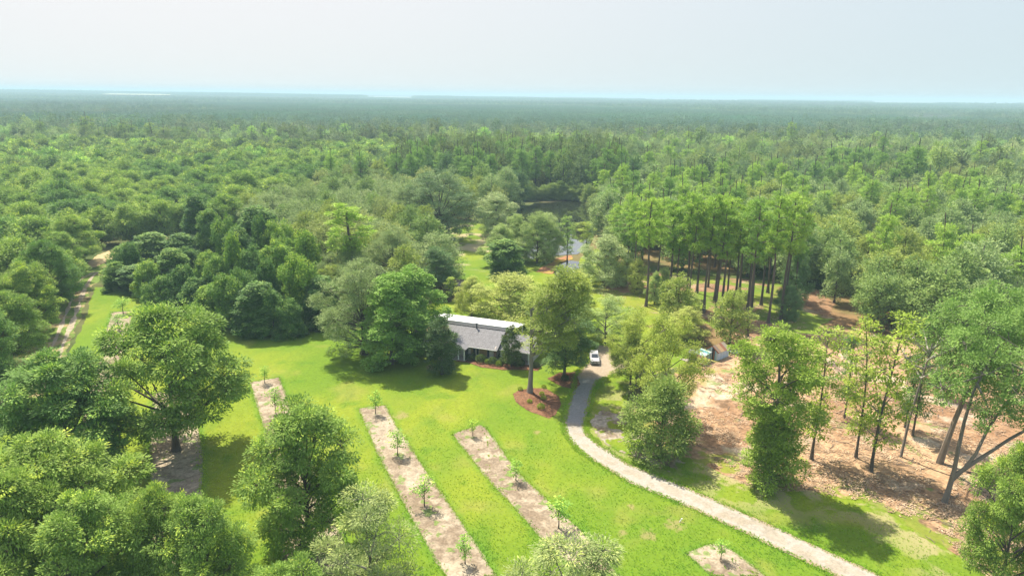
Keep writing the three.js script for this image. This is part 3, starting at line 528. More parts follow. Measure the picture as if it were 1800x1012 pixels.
// --- hardwoods under the pines and by the pond
[[1165, 525, 470, 2.6], [1150, 535, 478, 2.4], [1120, 515, 455, 3], [1395, 535, 440, 4], [1385, 560, 500, 3.5]].forEach(([x, y, t, R], i) => tree('willow', i, byBase(x, y, t), R, 'understory_tree', ['low leafy tree at the foot of the slim left pines', 'small leafy tree right of the bare grey front pine', 'understory tree by the leftmost pine trunk', 'dark leafy tree closing the right side of the pine stand', 'bushy small tree in front of the dark one right of the pines'][i], 'tree', null, i * 1.3, [0, 0, 1, 2, 2][i]));
tree('oak', 1, byBase(772, 426, 303), 15.5, 'live_oak_tree', 'huge live oak with low spreading limbs beside the brown outbuilding', 'oak tree', null, 0.8, 2);
tree('oak', 0, byTop(718, 330, 19), 10, 'live_oak_tree', 'live oak left of the huge one by the outbuilding', 'oak tree', null, 1.7, 0);
tree('willow', 0, byTop(872, 342, 16), 8.5, 'waterside_tree', 'light green tree between the huge live oak and the pond', 'tree', null, 2.6, 3);
tree('willow', 1, byBase(880, 468, 395), 6.2, 'waterside_tree', 'drooping green tree left of the pond bank', 'tree', null, 1.6, 0);
tree('vine', 1, byBase(892, 488, 425), 5.0, 'vine_covered_tree', 'vine-draped tree below the drooping tree left of the pond bank', 'tree', null, 1.6, 0);
tree('willow', 0, byBase(944, 463, 374), 6.4, 'waterside_tree', 'bushy tree on the pond bank with dark trunks at the water', 'tree', null, 0.6, 0);
tree('willow', 1, byBase(965, 458, 376), 5.2, 'waterside_tree', 'right one of the two bushy trees on the pond bank', 'tree', null, 5.1, 3);
tree('willow', 1, byBase(906, 456, 378), 5.4, 'waterside_tree', 'leafy tree left of the two bushy ones on the pond bank', 'tree', null, 2.2, 0);
tree('slim', 2, byBase(1030, 452, 392), 3.0, 'waterside_tree', 'slender leafy tree on the right shore of the pond', 'tree', null, 0.7, 1);
tree('slim', 2, byBase(997, 460, 380), 3.4, 'waterside_tree', 'thin dark-trunked tree standing between the pond and the small pool', 'tree', null, 5.1, 0);
tree('willow', 0, byBase(1062, 502, 414), 7.2, 'waterside_tree', 'pale bushy tree right of the small pool', 'tree', null, 3.1, 3);
tree('willow', 1, byBase(1083, 492, 428), 5.0, 'waterside_tree', 'pale tree between the small pool and the leftmost pine', 'tree', null, 2.0, 1);
tree('bush', 1, byTop(1022, 392, 3.5), 3.5, 'waterside_bush', 'yellowish bush on the far shore of the pond', 'bush', null, 1, 1);
for (let k = 0; k < 13; k++) tree('bush', k, [at(892 + 13 * k, 353.5 - 2.5 * Math.sin(k / 12 * Math.PI) + 14 * (k > 10 ? (k - 10) / 3 : 0)), 6 + (k * 5 % 4)], 4.6, 'shore_bush', 'dark leafy bush on the far shore of the pond', 'bush', 'bushes along the far pond shore', k, 0);
tree('pine', 2, byTop(615, 362, 25), 8.0, 'pine_tree', 'wide-crowned pine rising above the oaks left of the huge live oak', 'pine tree', null, 0.5, 1);
tree('hardwood', 2, byTop(585, 470, 12), 4.4, 'hardwood_tree', 'yellow-brown small tree between the vine thicket and the grey-green live oak', 'tree', null, 0.5, 1);
tree('oak', 1, byTop(690, 405, 17), 8, 'live_oak_tree', 'dense oak behind the bright sweetgum pair, nearest one to the creek', 'oak tree', null, 2.5, 0);
tree('oak', 0, byTop(610, 425, 16), 7, 'live_oak_tree', 'oak behind the grey-green live oak, under the wide-crowned pine', 'oak tree', null, 0.5, 0);
tree('hardwood', 1, byTop(765, 440, 12), 5.2, 'hardwood_tree', 'dark round tree at the near end of the back lawn', 'tree', null, 0.5, 2);
// --- the vine thicket at the top of the lawn
const VINES = [[345, 448, 346, 3.2, 'tall dark vine-covered column rising above the thicket', 1], [272, 470, 412, 4.6, 'wide vine-draped tree left of the tall column, at the thicket back', 0], [232, 500, 430, 4.2, 'vine-draped tree beside the bend of the dirt track', 1], [205, 508, 462, 3.4, 'leftmost vine mound of the thicket, at the edge of the track', 0],
  [262, 522, 462, 3.6, 'vine mound at the top edge of the narrow lawn', 2], [300, 515, 440, 3.8, 'vine mound in the middle of the thicket edge', 0], [322, 540, 470, 4.4, 'low broad vine mound bulging toward the old pecan', 1], [368, 520, 446, 3.2, 'slim vine-covered tree right of the tall column', 2], [405, 500, 388, 4.0, 'vine-covered tree with a rounded bright top, left one of two behind', 0], [455, 480, 366, 5.2, 'large vine-covered tree with a bright top at the thicket back', 1],
  [418, 540, 420, 3.6, 'pointed vine-covered tree in the thicket centre', 2], [452, 545, 440, 3.8, 'dark vine-covered tree right of the pointed one', 1], [405, 578, 488, 4.2, 'vine curtain hanging to the lawn behind the old pecan', 0], [448, 588, 500, 4.0, 'dark vine curtain at the lawn edge, middle one', 1], [482, 590, 515, 3.2, 'dark vine curtain at the right end of the lawn edge', 1], [500, 545, 430, 4.6, 'vine-covered hardwood at the right of the thicket', 2], [530, 570, 455, 4.4, 'leafy vine-covered tree next to the yellow-brown small tree', 2], [380, 470, 372, 3.4, 'slim vine-draped tree just right behind the tall column', 0], [545, 520, 412, 5, 'vine-covered hardwood behind the yellow-brown small tree', 2], [350, 550, 490, 3.6, 'vine mound in shade above the old pecan crown', 1], [490, 500, 395, 5, 'tall vine-covered tree left of the wide-crowned pine', 2]];
for (const [x, y, t, R, l] of [[248, 512, 468, 4, 'low vine mound between two taller ones left of the thicket middle'], [285, 540, 488, 3.6, 'low vine mound spilling onto the narrow lawn'], [338, 500, 438, 3.8, 'vine hump at the foot of the tall column'], [385, 545, 455, 3.8, 'vine mass between the pointed tree and the low broad mound'], [430, 510, 402, 3.6, 'vine-clad spire behind the pointed tree'], [470, 560, 462, 3.8, 'dark vine mass above the middle curtain'], [372, 575, 505, 3.6, 'vine curtain left of the one behind the old pecan'], [510, 592, 530, 3, 'vine-hung shrub at the corner of the lawn edge'], [318, 478, 412, 4, 'vine-clad tree left of the tall column foot'], [515, 520, 425, 4.2, 'vine-hung tree in the shade behind the lawn corner'], [225, 480, 432, 4.2, 'vine-hung tree behind the mound at the track bend'], [430, 570, 478, 3.6, 'vine mass between two curtains at the lawn edge'], [560, 575, 490, 3.6, 'vine-hung tree beside the grey-green live oak'], [470, 500, 388, 3.8, 'vine-hung spire left of the tall one under the wide-crowned pine']]) VINES.push([x, y, t, R, l, (x * 7 + y) % 3]);
VINES.forEach(([x, y, t, R, l, tint], i) => tree('vine', i === 0 ? 1 : i, byBase(x, y, t), R * (i === 0 ? 1.25 : 1.08), 'vine_covered_tree', l, 'tree', null, i * 1.9, tint));
// --- saplings of the new rows
const SAPS = [[660, 728, 688, 1.1, 'sapling at the far end of the long left soil strip'], [699, 801, 756, 1.25, 'second sapling from the far end of the long left soil strip'], [746, 890, 838, 1.2, 'third sapling from the far end of the long left soil strip'], [817.5, 991, 943, 1.0, 'lopsided sapling nearest the bottom edge on the long left soil strip'],
  [831, 767, 738, 0.8, 'pale yellow sapling at the far end of the middle soil strip'], [907, 845, 808, 1.0, 'bright sapling halfway down the middle soil strip'], [982, 929, 876, 1.35, 'large bright sapling near the bottom of the middle soil strip'],
  [465, 674, 643, 1.0, 'sapling at the far end of the short strip beside the old pecan'], [484, 726, 681, 1.2, 'middle sapling of the short strip beside the old pecan'], [498, 767, 728, 1.0, 'nearest sapling of the short strip beside the old pecan'], [216, 552, 523, 1.6, 'sapling at the far end of the leftmost soil strip'], [208.5, 581, 553, 1.6, 'second sapling on the leftmost soil strip, half hidden by the old pecan'], [1267.5, 984, 949, 0.8, 'single small sapling on the bottom right soil strip']];
SAPS.forEach(([x, y, t, R, l], i) => tree('sapling', i, byBase(x, y, t), R * 1.12, 'sapling', l, 'sapling', null, i * 2.3, i === 4 ? 1 : 0));

// ---------------------------------------------------------------- the woods: nearest trees singly, the rest as one mass
const KEEP = [poly([[175, 525], [195, 455], [290, 428], [400, 425], [500, 435], [560, 500], [565, 592], [420, 592], [280, 552]]), poly([[955, 520], [1050, 520], [1048, 375], [960, 375]]), LAWN, CLEARING, PINEFLOOR, BACKLAWN, TRACK, POND, POOL, CREEK, DRIVE, poly([[165, 470], [200, 456], [225, 436], [195, 436], [150, 470]])];
const MIDTREES = {
  pecan: [1, 2, 3].map((s) => makeBoth(lod({ ...PECAN, seed: 100 + s, lobes: 22, R: 7, H: 14, base: 2.6, flat: 0.95, lobeR: 2.1, clumpFlat: 0.65, young: 0.12 }, 0.28))),
  oak: [1, 2, 3].map((s) => makeBoth(lod({ ...OAK, seed: 110 + s, lobes: 22, base: 2, R: 7.5, H: 13, profile: 'dome', flat: 1, lobeR: 2.7, clumpFlat: 0.7 }, 0.28))),
  hardwood: [1, 2, 3, 4].map((s) => makeBoth(lod({ ...HARD, seed: 120 + s, lobes: 17, base: 1.6, H: 13, R: 5.4, flat: 1, lobeR: 2.1 + 0.3 * (s & 1), clumpFlat: 0.7, profile: s & 1 ? 'dome' : 'egg' }, 0.3))),
  pine: [1, 2, 3].map((s) => makeBoth(lod({ ...PINE, seed: 130 + s, base: 8, H: 22, R: 5, lobes: 32, lobeR: 1.6 }, 0.6))),
};
const FARTREES = {
  pecan: [1, 2].map((s) => makeBoth(lod({ ...PECAN, seed: 140 + s, lobes: 19, R: 7, H: 14, base: 2.6, flat: 0.95, lobeR: 2.1, clumpFlat: 0.65, young: 0.1 }, 0.1))),
  oak: [1, 2].map((s) => makeBoth(lod({ ...OAK, seed: 150 + s, lobes: 18, base: 2, R: 7.5, H: 13, profile: 'dome', flat: 1, lobeR: 2.7, clumpFlat: 0.7 }, 0.1))),
  hardwood: [1, 2, 3].map((s) => makeBoth(lod({ ...HARD, seed: 160 + s, base: 1.6, H: 13, flat: 1, lobeR: 2.3, clumpFlat: 0.7, lobes: 14 }, 0.11))),
  pine: [1, 2].map((s) => makeBoth(lod({ ...PINE, seed: 170 + s, base: 8, H: 22, R: 5, lobes: 24, lobeR: 1.7 }, 0.3))),
};
const FRINGE = 0.74; // half the width of the view over its depth
const woods = [];
{
  const r = rng(2024), grid = new Map(), gk = (x, z) => Math.floor(x / 12) + ',' + Math.floor(z / 12);
  const free = (x, z, R) => {
    for (let i = -1; i <= 1; i++) for (let j = -1; j <= 1; j++) for (const [a, b, q] of grid.get(gk(x + i * 12, z + j * 12)) ?? []) if (Math.hypot(a - x, b - z) < 0.66 * (R + q)) return false;
    for (const [a, b, q] of planted) if (Math.hypot(a - x, b - z) < 0.72 * (R + q)) return false;
    return true;
  };
  const pecanEdge = (z) => z > -300 ? -98 : z > -410 ? lerp(-98, -72, (-300 - z) / 110) : -62;
  for (let z = -62; z > -640; z -= 5.2) for (let x0 = z * FRINGE - 14; x0 < -z * FRINGE + 14; x0 += 5.2) {
    const x = x0 + (r() - 0.5) * 4.6, zz = z + (r() - 0.5) * 4.6, dist = Math.hypot(x, zz);
    if (dist < 78 && x < 40) continue;
    let kind, R, H, zone, tint = 0;
    const n = fbm(x / 60 + 7, zz / 60, 3), m = fbm(x / 25 + 70, zz / 25, 2), u = r();
    if (x < pecanEdge(zz) && zz > -575 && zz < -95) { kind = 'pecan'; R = 5.4 + 2.8 * u; H = 10.5 + 4 * u + 4.5 * r() * r(); zone = 0; tint = m > 0.55 ? 1 : m < 0.4 ? 2 : 0; }
    else if (x < -14 && zz > -330) { kind = u < 0.58 ? 'oak' : 'hardwood'; R = kind === 'oak' ? 6.5 + 2 * r() : 4.8 + 1.5 * r(); H = 12 + 5 * r(); zone = 1; tint = m > 0.5 ? 0 : 1; }
    else if (zz < -335 && Math.abs(x) < 62 && zz > -470) { kind = u < 0.6 ? 'hardwood' : 'pine'; R = 4.8 + 2 * r(); H = 20 + 6 * r(); zone = 2; tint = 2; }
    else if (x > 15 && zz > -345) { kind = (n > 0.58 ? u < 0.4 : u < 0.06) && dist > 145 ? 'pine' : 'hardwood'; R = kind === 'pine' ? 4.4 + r() : 4.2 + 3.6 * r(); H = kind === 'pine' ? 16 + 5 * r() : 8 + 1.2 * R + 4 * r() - 3; zone = 3; tint = kind === 'pine' ? (u * 30 | 0) % 3 : m > 0.56 ? 1 : m > 0.44 ? 0 : 3; }
    else { kind = u < (n > 0.58 ? 0.4 : 0.07) ? 'pine' : u < 0.55 ? 'oak' : 'hardwood'; R = 4.2 + 3.8 * r() * r() + 0.8; H = kind === 'pine' ? 16 + 9 * r() : 6 + 1.5 * R + 4 * r(); if (r() < 0.1) { H *= 1.3; R *= 1.1; } zone = 4; tint = r() < 0.2 ? 2 : n > 0.58 ? 2 : m > 0.53 ? 1 : m < 0.42 ? 3 : 0; }
    if (!free(x, zz, R)) continue;
    const pad = zone === 0 ? 0.6 : 2.5;
    if (KEEP.some((K) => inside(K, x, zz) || edgeDist(K, x, zz) < (K === TRACK ? pad : 1.8))) continue;
    const s = sight(x, H * 0.6, zz); if (!s || s[0] < -90 || s[0] > 1890 || s[1] > 1120) continue;
    const key = gk(x, zz); if (!grid.has(key)) grid.set(key, []); grid.get(key).push([x, zz, R]);
    woods.push({ kind, x, z: zz, R, H, zone, tint, dist, turn: r() * 6.283, px: s[0], py: s[1] });
  }
  woods.sort((a, b) => a.dist - b.dist);
}
const KINDNAME = { pecan: ['pecan_tree', 'pecan tree'], oak: ['oak_tree', 'oak tree'], hardwood: ['hardwood_tree', 'hardwood tree'], pine: ['pine_tree', 'pine tree'] };
const LOOK = { pecan: ['fresh green pecan', 'yellow-green pecan', 'deep green pecan'], oak: ['grey-green oak', 'olive oak', 'deep green oak'], hardwood: ['mid green hardwood', 'yellow-green hardwood', 'dark green hardwood', 'pale grey-green hardwood'], pine: ['green tufted pine', 'pale tufted pine', 'dark tufted pine'] };
function where(t) {
  const side = t.px < 150 ? 'at the far left' : t.px < 330 ? 'left of the tall vine column' : t.px < 520 ? 'above the vine thicket' : t.px < 680 ? 'above the wide-crowned pine' : t.px < 850 ? 'above the huge live oak' : t.px < 1050 ? 'above the pond' : t.px < 1220 ? 'above the left pines' : t.px < 1420 ? 'above the pine stand' : t.px < 1600 ? 'right of the pine stand' : 'at the far right';
  const depth = t.dist < 135 ? 'nearest the camera' : t.dist < 180 ? 'near front' : t.dist < 230 ? 'front rows' : t.dist < 290 ? 'middle rows' : t.dist < 360 ? 'farther back' : t.dist < 450 ? 'well back' : 'far back';
  const wood = ['in the pecan grove', 'in the oak wood', 'in the dark wood behind the pond', 'in the right-hand wood', 'in the mixed woods'][t.zone];
  return `${wood}, ${depth}, ${side}`.replace('in the dark wood behind the pond', 'in the pond wood').replace('in the right-hand wood', 'in the right wood').replace('above the wide-crowned pine', 'above the wide pine').replace('right of the pine stand', 'past the pine stand').replace('left of the tall vine column', 'left of the vine column');
}
const count = {}, rest = [], midProto = new Map(), capOf = { pecan: 260, oak: 230, hardwood: 250, pine: 220 };
woods.forEach((t, i) => {
  count[t.kind] = (count[t.kind] ?? 0) + 1;
  if (count[t.kind] > capOf[t.kind]) { rest.push(t); return; }
  const near = t.dist < 140, [name, cat] = KINDNAME[t.kind], mats = crownMats[MATOF[t.kind]], size = t.H > (t.kind === 'pine' ? 21 : 15.5) ? 'tall' : t.H < (t.kind === 'pine' ? 18.5 : 13.5) ? 'low' : 'mid-sized', label = `${size} ${LOOK[t.kind][t.tint % mats.length]} ${where(t)}`, group = `${cat}s ${where(t)}`;
  if (near) { plant(t.kind, i, V(t.x, 0, t.z), t.H, t.R, name, label, cat, group, t.turn, t.tint % mats.length); return; }
  const g = MIDTREES[t.kind][i % MIDTREES[t.kind].length], m = new THREE.Mesh(g.crown, mats[t.tint % mats.length]);
  m.name = numbered(name); m.position.set(t.x, 0, t.z); m.scale.set(t.R / g.R, t.H / g.H, t.R / g.R); m.rotation.y = t.turn; m.castShadow = m.receiveShadow = true;
  scene.add(tag(m, label, cat, group));
});
{ // what stands behind them reads as one wood
  const forest = new THREE.Group(); forest.name = 'forest'; forest.userData.kind = 'stuff'; forest.userData.label = 'dense mixed woods stretching behind the near trees'; forest.userData.category = 'woods'; scene.add(forest);
  const by = new Map(), M = new THREE.Matrix4(), Q = new THREE.Quaternion(), col = new THREE.Color();
  rest.forEach((t, i) => { const far = t.dist > 330, g = (far ? FARTREES : MIDTREES)[t.kind], k = t.kind + (far ? 'f' : 'm') + i % g.length; if (!by.has(k)) by.set(k, { g: g[i % g.length], kind: t.kind, list: [] }); by.get(k).list.push(t); });
  for (const { g, kind, list } of by.values()) {
    const im = new THREE.InstancedMesh(g.crown, crownMats[MATOF[kind]][0], list.length); im.name = kind + '_crown'; im.castShadow = im.receiveShadow = true;
    list.forEach((t, i) => {
      im.setMatrixAt(i, M.compose(V(t.x, 0, t.z), Q.setFromAxisAngle(UP, t.turn), V(t.R / g.R, t.H / g.H, t.R / g.R)));
      const v = 0.68 + 0.6 * cell(i, 3), w = t.tint === 1 ? 1.15 : t.tint === 2 ? 0.72 : t.tint === 3 ? 1.1 : 1; im.setColorAt(i, col.setRGB(v * w * (0.92 + 0.2 * cell(i, 9)), v * w, v * w * (0.85 + 0.4 * cell(i, 5))));
    });
    forest.add(im);
  }
}
{ // the distant forest to the horizon, in stands of sixty metres
  const r = rng(909), TILE = 60, tiles = [];
  const crownAt = (G, x, z, H, R, n, L, c, cone) => {
    const d = V(), p = V(), nn = V();
    for (let k = 0; k < n; k++) {
      const az = r() * 6.283, t = Math.pow(r(), cone ? 0.8 : 0.6), bump = 0.75 + 0.35 * Math.sin(az * 3 + H * 7) * Math.sin(t * 7 + R * 5);
      const rad = (cone ? R * (1 - t * 0.85) : R * Math.sqrt(1 - t * t * 0.95)) * bump, y = H * (cone ? 0.35 + 0.65 * t : 0.38 + 0.62 * t * (0.85 + 0.15 * bump));
      p.set(x + Math.cos(az) * rad, y, z + Math.sin(az) * rad);
      d.set(Math.cos(az) + (r() - 0.5), (r() - 0.6) * 0.9, Math.sin(az) + (r() - 0.5)).normalize(); nn.set(Math.cos(az) * 0.6 + (r() - 0.5), 0.8 + (r() - 0.5) * 0.7, Math.sin(az) * 0.6 + (r() - 0.5)).normalize();
      const v = (0.7 + 0.6 * r()) * 2.0; G.leaf(p, d, nn, L * (0.7 + 0.6 * r()), L * 0.62, [c[0] * v, c[1] * v, c[2] * v]);
    }
  };
  for (let v = 0; v < 7; v++) {
    const G = new Geo(), rr = rng(300 + v), pineRows = v >= 5;
    if (pineRows) { for (let x = -28; x < 30; x += 4.6) for (let z = -28; z < 30; z += 4.6) crownAt(G, x + (rr() - 0.5) * 1.6, z + (rr() - 0.5) * 1.6, 14 + 3.5 * rr(), 2.7 + 0.7 * rr(), 16, 1.5, mix3([0.026, 0.058, 0.022], [0.048, 0.088, 0.034], rr()), true); }
    else {
      const spots = [];
      for (let k = 0; k < 900 && spots.length < 44; k++) { const x = (rr() - 0.5) * TILE, z = (rr() - 0.5) * TILE, R = 3.8 + 4.4 * rr() * rr(); if (spots.every(([a, b, q]) => Math.hypot(a - x, b - z) > 0.70 * (q + R))) spots.push([x, z, R]); }
      for (const [x, z, R] of spots) { const pine = rr() < (v === 4 ? 0.5 : 0.15); crownAt(G, x, z, (pine ? 16 : 9) + 9 * rr() * rr() + R, pine ? R * 0.7 : R, Math.round(R * R * 4.4), 1.35, pine ? mix3([0.030, 0.066, 0.020], [0.075, 0.12, 0.030], rr()) : mix3([0.030, 0.060, 0.022], [0.118, 0.150, 0.044], rr()), pine && rr() < 0.5); }
    }
    tiles.push({ g: G.build(), list: [] });
  }
  const fields = [[1130, 1300, 174, 181.5], [1585, 1690, 209, 220], [1530, 1790, 181, 188.5], [640, 730, 171.5, 177.5], [180, 300, 171, 176.5]];
  for (let z = -652; z > -9800; z -= TILE) {
    const half = -z * FRINGE + 60;
    for (let x = -half; x < half; x += TILE) {
      const s = sight(x, 0, z); if (s && fields.some(([a, b, c, d]) => s[0] > a && s[0] < b && s[1] - (s[0] - a) * 0.011 > c && s[1] - (s[0] - a) * 0.011 < d)) continue;
      const n = fbm(x / 420 + 3, z / 700 + 1, 3), plantation = (z < -900 && z > -2600 && x < 520 + 0.1 * z && n > 0.36) || (z < -900 && n > 0.58), k = plantation ? 5 + (cell(x | 0, z | 0) * 2 | 0) : cell((x / 60) | 0, (z / 60) | 0) * 5 | 0;
      tiles[k].list.push([x + (r() - 0.5) * 6, z + (r() - 0.5) * 6, (r() * 4 | 0) * Math.PI / 2, n, r()]);
    }
  }
  const far = new THREE.Group(); far.name = 'distant_forest'; far.userData.kind = 'stuff'; far.userData.label = 'flat hazy forest reaching to the horizon'; far.userData.category = 'woods'; scene.add(far);
  const M = new THREE.Matrix4(), Q = new THREE.Quaternion(), col = new THREE.Color(), mat = leafMat('distant_leaf', 1, 1, 1, 0.25, 1);
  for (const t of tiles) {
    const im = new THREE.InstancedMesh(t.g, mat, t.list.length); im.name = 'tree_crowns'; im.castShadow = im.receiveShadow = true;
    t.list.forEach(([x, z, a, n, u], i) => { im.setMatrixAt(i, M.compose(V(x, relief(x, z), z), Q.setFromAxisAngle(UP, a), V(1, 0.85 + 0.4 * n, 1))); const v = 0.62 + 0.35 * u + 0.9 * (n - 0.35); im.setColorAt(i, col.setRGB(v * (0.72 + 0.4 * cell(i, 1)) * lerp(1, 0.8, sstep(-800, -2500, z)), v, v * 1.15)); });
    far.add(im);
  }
}

// ---------------------------------------------------------------- the house
const M = {
  shingle: null, fascia: std(0.42, 0.42, 0.40, 0.6), white: std(0.80, 0.80, 0.78, 0.5), whiteMetal: std(0.82, 0.84, 0.86, 0.35, { metalness: 0.15 }), dark: std(0.02, 0.023, 0.03, 0.6), navy: std(0.028, 0.036, 0.055, 0.6), glass: std(0.04, 0.05, 0.06, 0.08), tanPane: std(0.30, 0.19, 0.085, 0.5), stone: std(0.3, 0.28, 0.25, 0.9), rust: std(0.28, 0.10, 0.05, 0.9), wood: std(0.24, 0.16, 0.10, 0.9), greyWood: std(0.30, 0.27, 0.235, 0.9),
};
{
  const O = at(888.7, 580.9, 5.2), L = 0.937, K = 0.348, house = thing('house', V(O.x, 0, O.z), 'low brick house with grey shingle roof and white metal roof behind its ridge', 'house', null, -Math.atan2(K, L));
  // local axes: x along the ridge (0 = right gable of the main roof), z toward the lawn
  const course = paint(256, 256, (u, v) => { const row = Math.floor(v * 32), t = cell(Math.floor(u * 24 + (row & 1) * 0.5), row), f = (v * 32) % 1, k = 0.185 * (0.78 + 0.44 * t) * (f < 0.16 ? 0.72 : 1) * (0.9 + 0.2 * vnoise(u * 9, v * 9)); return [k * 1.0, k * 1.0, k * 1.06]; });
  M.shingle = new THREE.MeshStandardMaterial({ map: course, roughness: 0.85, side: THREE.DoubleSide });
  const brickTex = paint(256, 128, (u, v) => { const row = Math.floor(v * 16), fu = (u * 16 + (row & 1) * 0.5) % 1, fv = (v * 16) % 1; if (fu < 0.05 || fv < 0.12) return [0.5, 0.48, 0.45]; const t = cell(Math.floor(u * 16 + (row & 1) * 0.5), row + 40); const k = 0.7 + 0.6 * t; return [0.44 * k, 0.40 * k, 0.35 * k]; });
  const brick = new THREE.MeshStandardMaterial({ map: brickTex, roughness: 0.92, side: THREE.DoubleSide });
  const slabUV = (g, s) => { const p = g.attributes.position, n = g.attributes.normal, uv = g.attributes.uv; for (let i = 0; i < p.count; i++) Math.abs(n.getX(i)) > 0.7 ? uv.setXY(i, p.getZ(i) / s, p.getY(i) / s) : Math.abs(n.getY(i)) > 0.5 ? uv.setXY(i, p.getX(i) / s, Math.hypot(p.getZ(i), p.getY(i)) / s) : uv.setXY(i, p.getX(i) / s, p.getY(i) / s); return g; };
  const quadSlab = (a, b, c, d, t) => { // a roof plane with thickness t, corners in order
    const up = b.clone().sub(a).cross(d.clone().sub(a)).normalize(); if (up.y < 0) up.negate();
    const lo = [a, b, c, d].map((p) => p.clone().addScaledVector(up, -t)), P = [a, b, c, d, ...lo], f = [0, 1, 2, 0, 2, 3, 4, 6, 5, 4, 7, 6, 0, 4, 5, 0, 5, 1, 1, 5, 6, 1, 6, 2, 2, 6, 7, 2, 7, 3, 3, 7, 4, 3, 4, 0], g = new THREE.BufferGeometry(), pos = [], uv = [];
    const u = b.clone().sub(a).normalize(), v = d.clone().sub(a).normalize();
    for (const k of f) { pos.push(P[k].x, P[k].y, P[k].z); const q = P[k].clone().sub(a); uv.push(q.dot(u) / 4.2, q.dot(v) / 4.2); }
    g.setAttribute('position', new THREE.Float32BufferAttribute(pos, 3)); g.setAttribute('uv', new THREE.Float32BufferAttribute(uv, 2)); g.computeVertexNormals(); return g;
  };
  const X0 = -19, EZ = 4.6, RH = 5.2, EH = 2.6, slope = (z) => RH - (RH - EH) * z / EZ;
  // walls: front wall with openings as pieces, then back and ends
  const wallG = [];
  const wall = (x0, x1, y0, y1, z, d = 0.2) => wallG.push(slabUV(box(x1 - x0, y1 - y0, d, (x0 + x1) / 2, (y0 + y1) / 2, z), 2));
  wall(X0 + 0.4, -7.2, 0, 2.75, 3.9); wall(-6.3, -5.75, 0, 2.75, 3.9); wall(-7.2, -6.3, 2.1, 2.75, 3.9); wall(-5.75, -5.1, 0, 0.9, 3.9); wall(-5.1, -4.0, 0, 2.75, 3.9); wall(-4.0, -2.3, 0, 0.85, 3.9); wall(-4.0, -2.3, 2.35, 2.75, 3.9); wall(-5.75, -5.1, 2.3, 2.75, 3.9); wall(-2.3, -0.4, 0, 2.75, 3.9);
  wall(X0 + 0.4, -0.4, 0, 2.75, -5.0); wall(-0.4, 6.2, 0, 2.6, -5.5);
  for (const x of [X0 + 0.4, -0.5]) wallG.push(slabUV(box(0.2, 2.75, 8.7, x, 1.375, -0.55), 2));
  { const sh = new THREE.Shape([new THREE.Vector2(-4.4, 2.75), new THREE.Vector2(4.4, 2.75), new THREE.Vector2(0, 5.0)]); for (const x of [X0 + 0.3, -0.6]) wallG.push(new THREE.ExtrudeGeometry(sh, { depth: 0.2, bevelEnabled: false }).rotateY(Math.PI / 2).translate(x, 0, 0)); }
  wall(-0.4, 6.2, 0, 2.5, 1.4); wallG.push(slabUV(box(0.2, 2.5, 6.9, 6.2, 1.25, -2), 2));
  part('wall', mergeGeometries(wallG.map((g) => { const n = g.index ? g.toNonIndexed() : g; for (const k of Object.keys(n.attributes)) if (!['position', 'normal', 'uv'].includes(k)) n.deleteAttribute(k); return n; })), brick, house);
  part('corner_pier', slabUV(box(0.45, 2.7, 0.34, -0.62, 1.35, 4.0), 1), std(0.22, 0.12, 0.08, 0.9), house);
  const roof = part('roof', quadSlab(V(X0, EH, EZ), V(0, EH, EZ), V(0, RH, 0), V(X0, RH, 0), 0.14), M.shingle, house);
  part('back_slope', quadSlab(V(X0, EH, -EZ), V(0, EH, -EZ), V(0, RH - 0.01, -0.02), V(X0, RH - 0.01, -0.02), 0.14), M.shingle, roof);
  part('ridge_cap', box(18.96, 0.07, 0.34, X0 / 2, RH + 0.035, 0), std(0.08, 0.08, 0.085), roof);
  part('gutter', box(19, 0.13, 0.12, X0 / 2, EH - 0.08, EZ + 0.07), std(0.55, 0.56, 0.55, 0.5), house);
  part('rake_board', quadSlab(V(0.02, EH - 0.02, EZ + 0.05), V(0.09, EH - 0.02, EZ + 0.05), V(0.09, RH + 0.03, 0), V(0.02, RH + 0.03, 0), 0.3), M.navy, house);
  // the lower right wing with its recessed porch
  part('wing_roof', quadSlab(V(0.1, 2.55, 3.6), V(6.8, 2.55, 3.6), V(6.8, 4.55, -0.4), V(0.1, 4.55, -0.4), 0.13), M.shingle, house);
  part('wing_back_roof', quadSlab(V(0.1, 2.6, -6), V(6.8, 2.6, -6), V(6.8, 4.54, -0.42), V(0.1, 4.54, -0.42), 0.13), M.shingle, house);
  part('wing_fascia', box(6.7, 0.18, 0.06, 3.45, 2.44, 3.66), M.white, house);
  for (const x of [0.35, 3.2, 6.0]) part('porch_post', box(0.2, 2.3, 0.2, x, 1.27, 3.2), M.white, house);
  part('porch_floor', box(6.4, 0.12, 2.1, 3.3, 0.06, 2.45), M.stone, house);
  part('railing', box(2.3, 0.1, 0.08, 1.6, 0.95, 3.2), M.white, house);
  part('porch_window', box(1.9, 1.2, 0.06, 1.7, 1.55, 1.53), M.glass, house);
  // the gabled entrance porch
  const px0 = -11.15, px1 = -5.85, pr = -8.5, pz = 6.4, ph = 4.0, zb = (RH - ph) / (RH - EH) * EZ;
  const porch = part('porch_roof', quadSlab(V(px1, 2.5, pz), V(px1, 2.5, EZ - 0.05), V(pr, ph, zb - 0.25), V(pr, ph, pz), 0.12), M.shingle, house);
  part('porch_left_slope', quadSlab(V(px0, 2.5, pz), V(px0, 2.5, EZ - 0.05), V(pr - 0.01, ph, zb - 0.25), V(pr - 0.01, ph, pz), 0.12), M.shingle, porch);
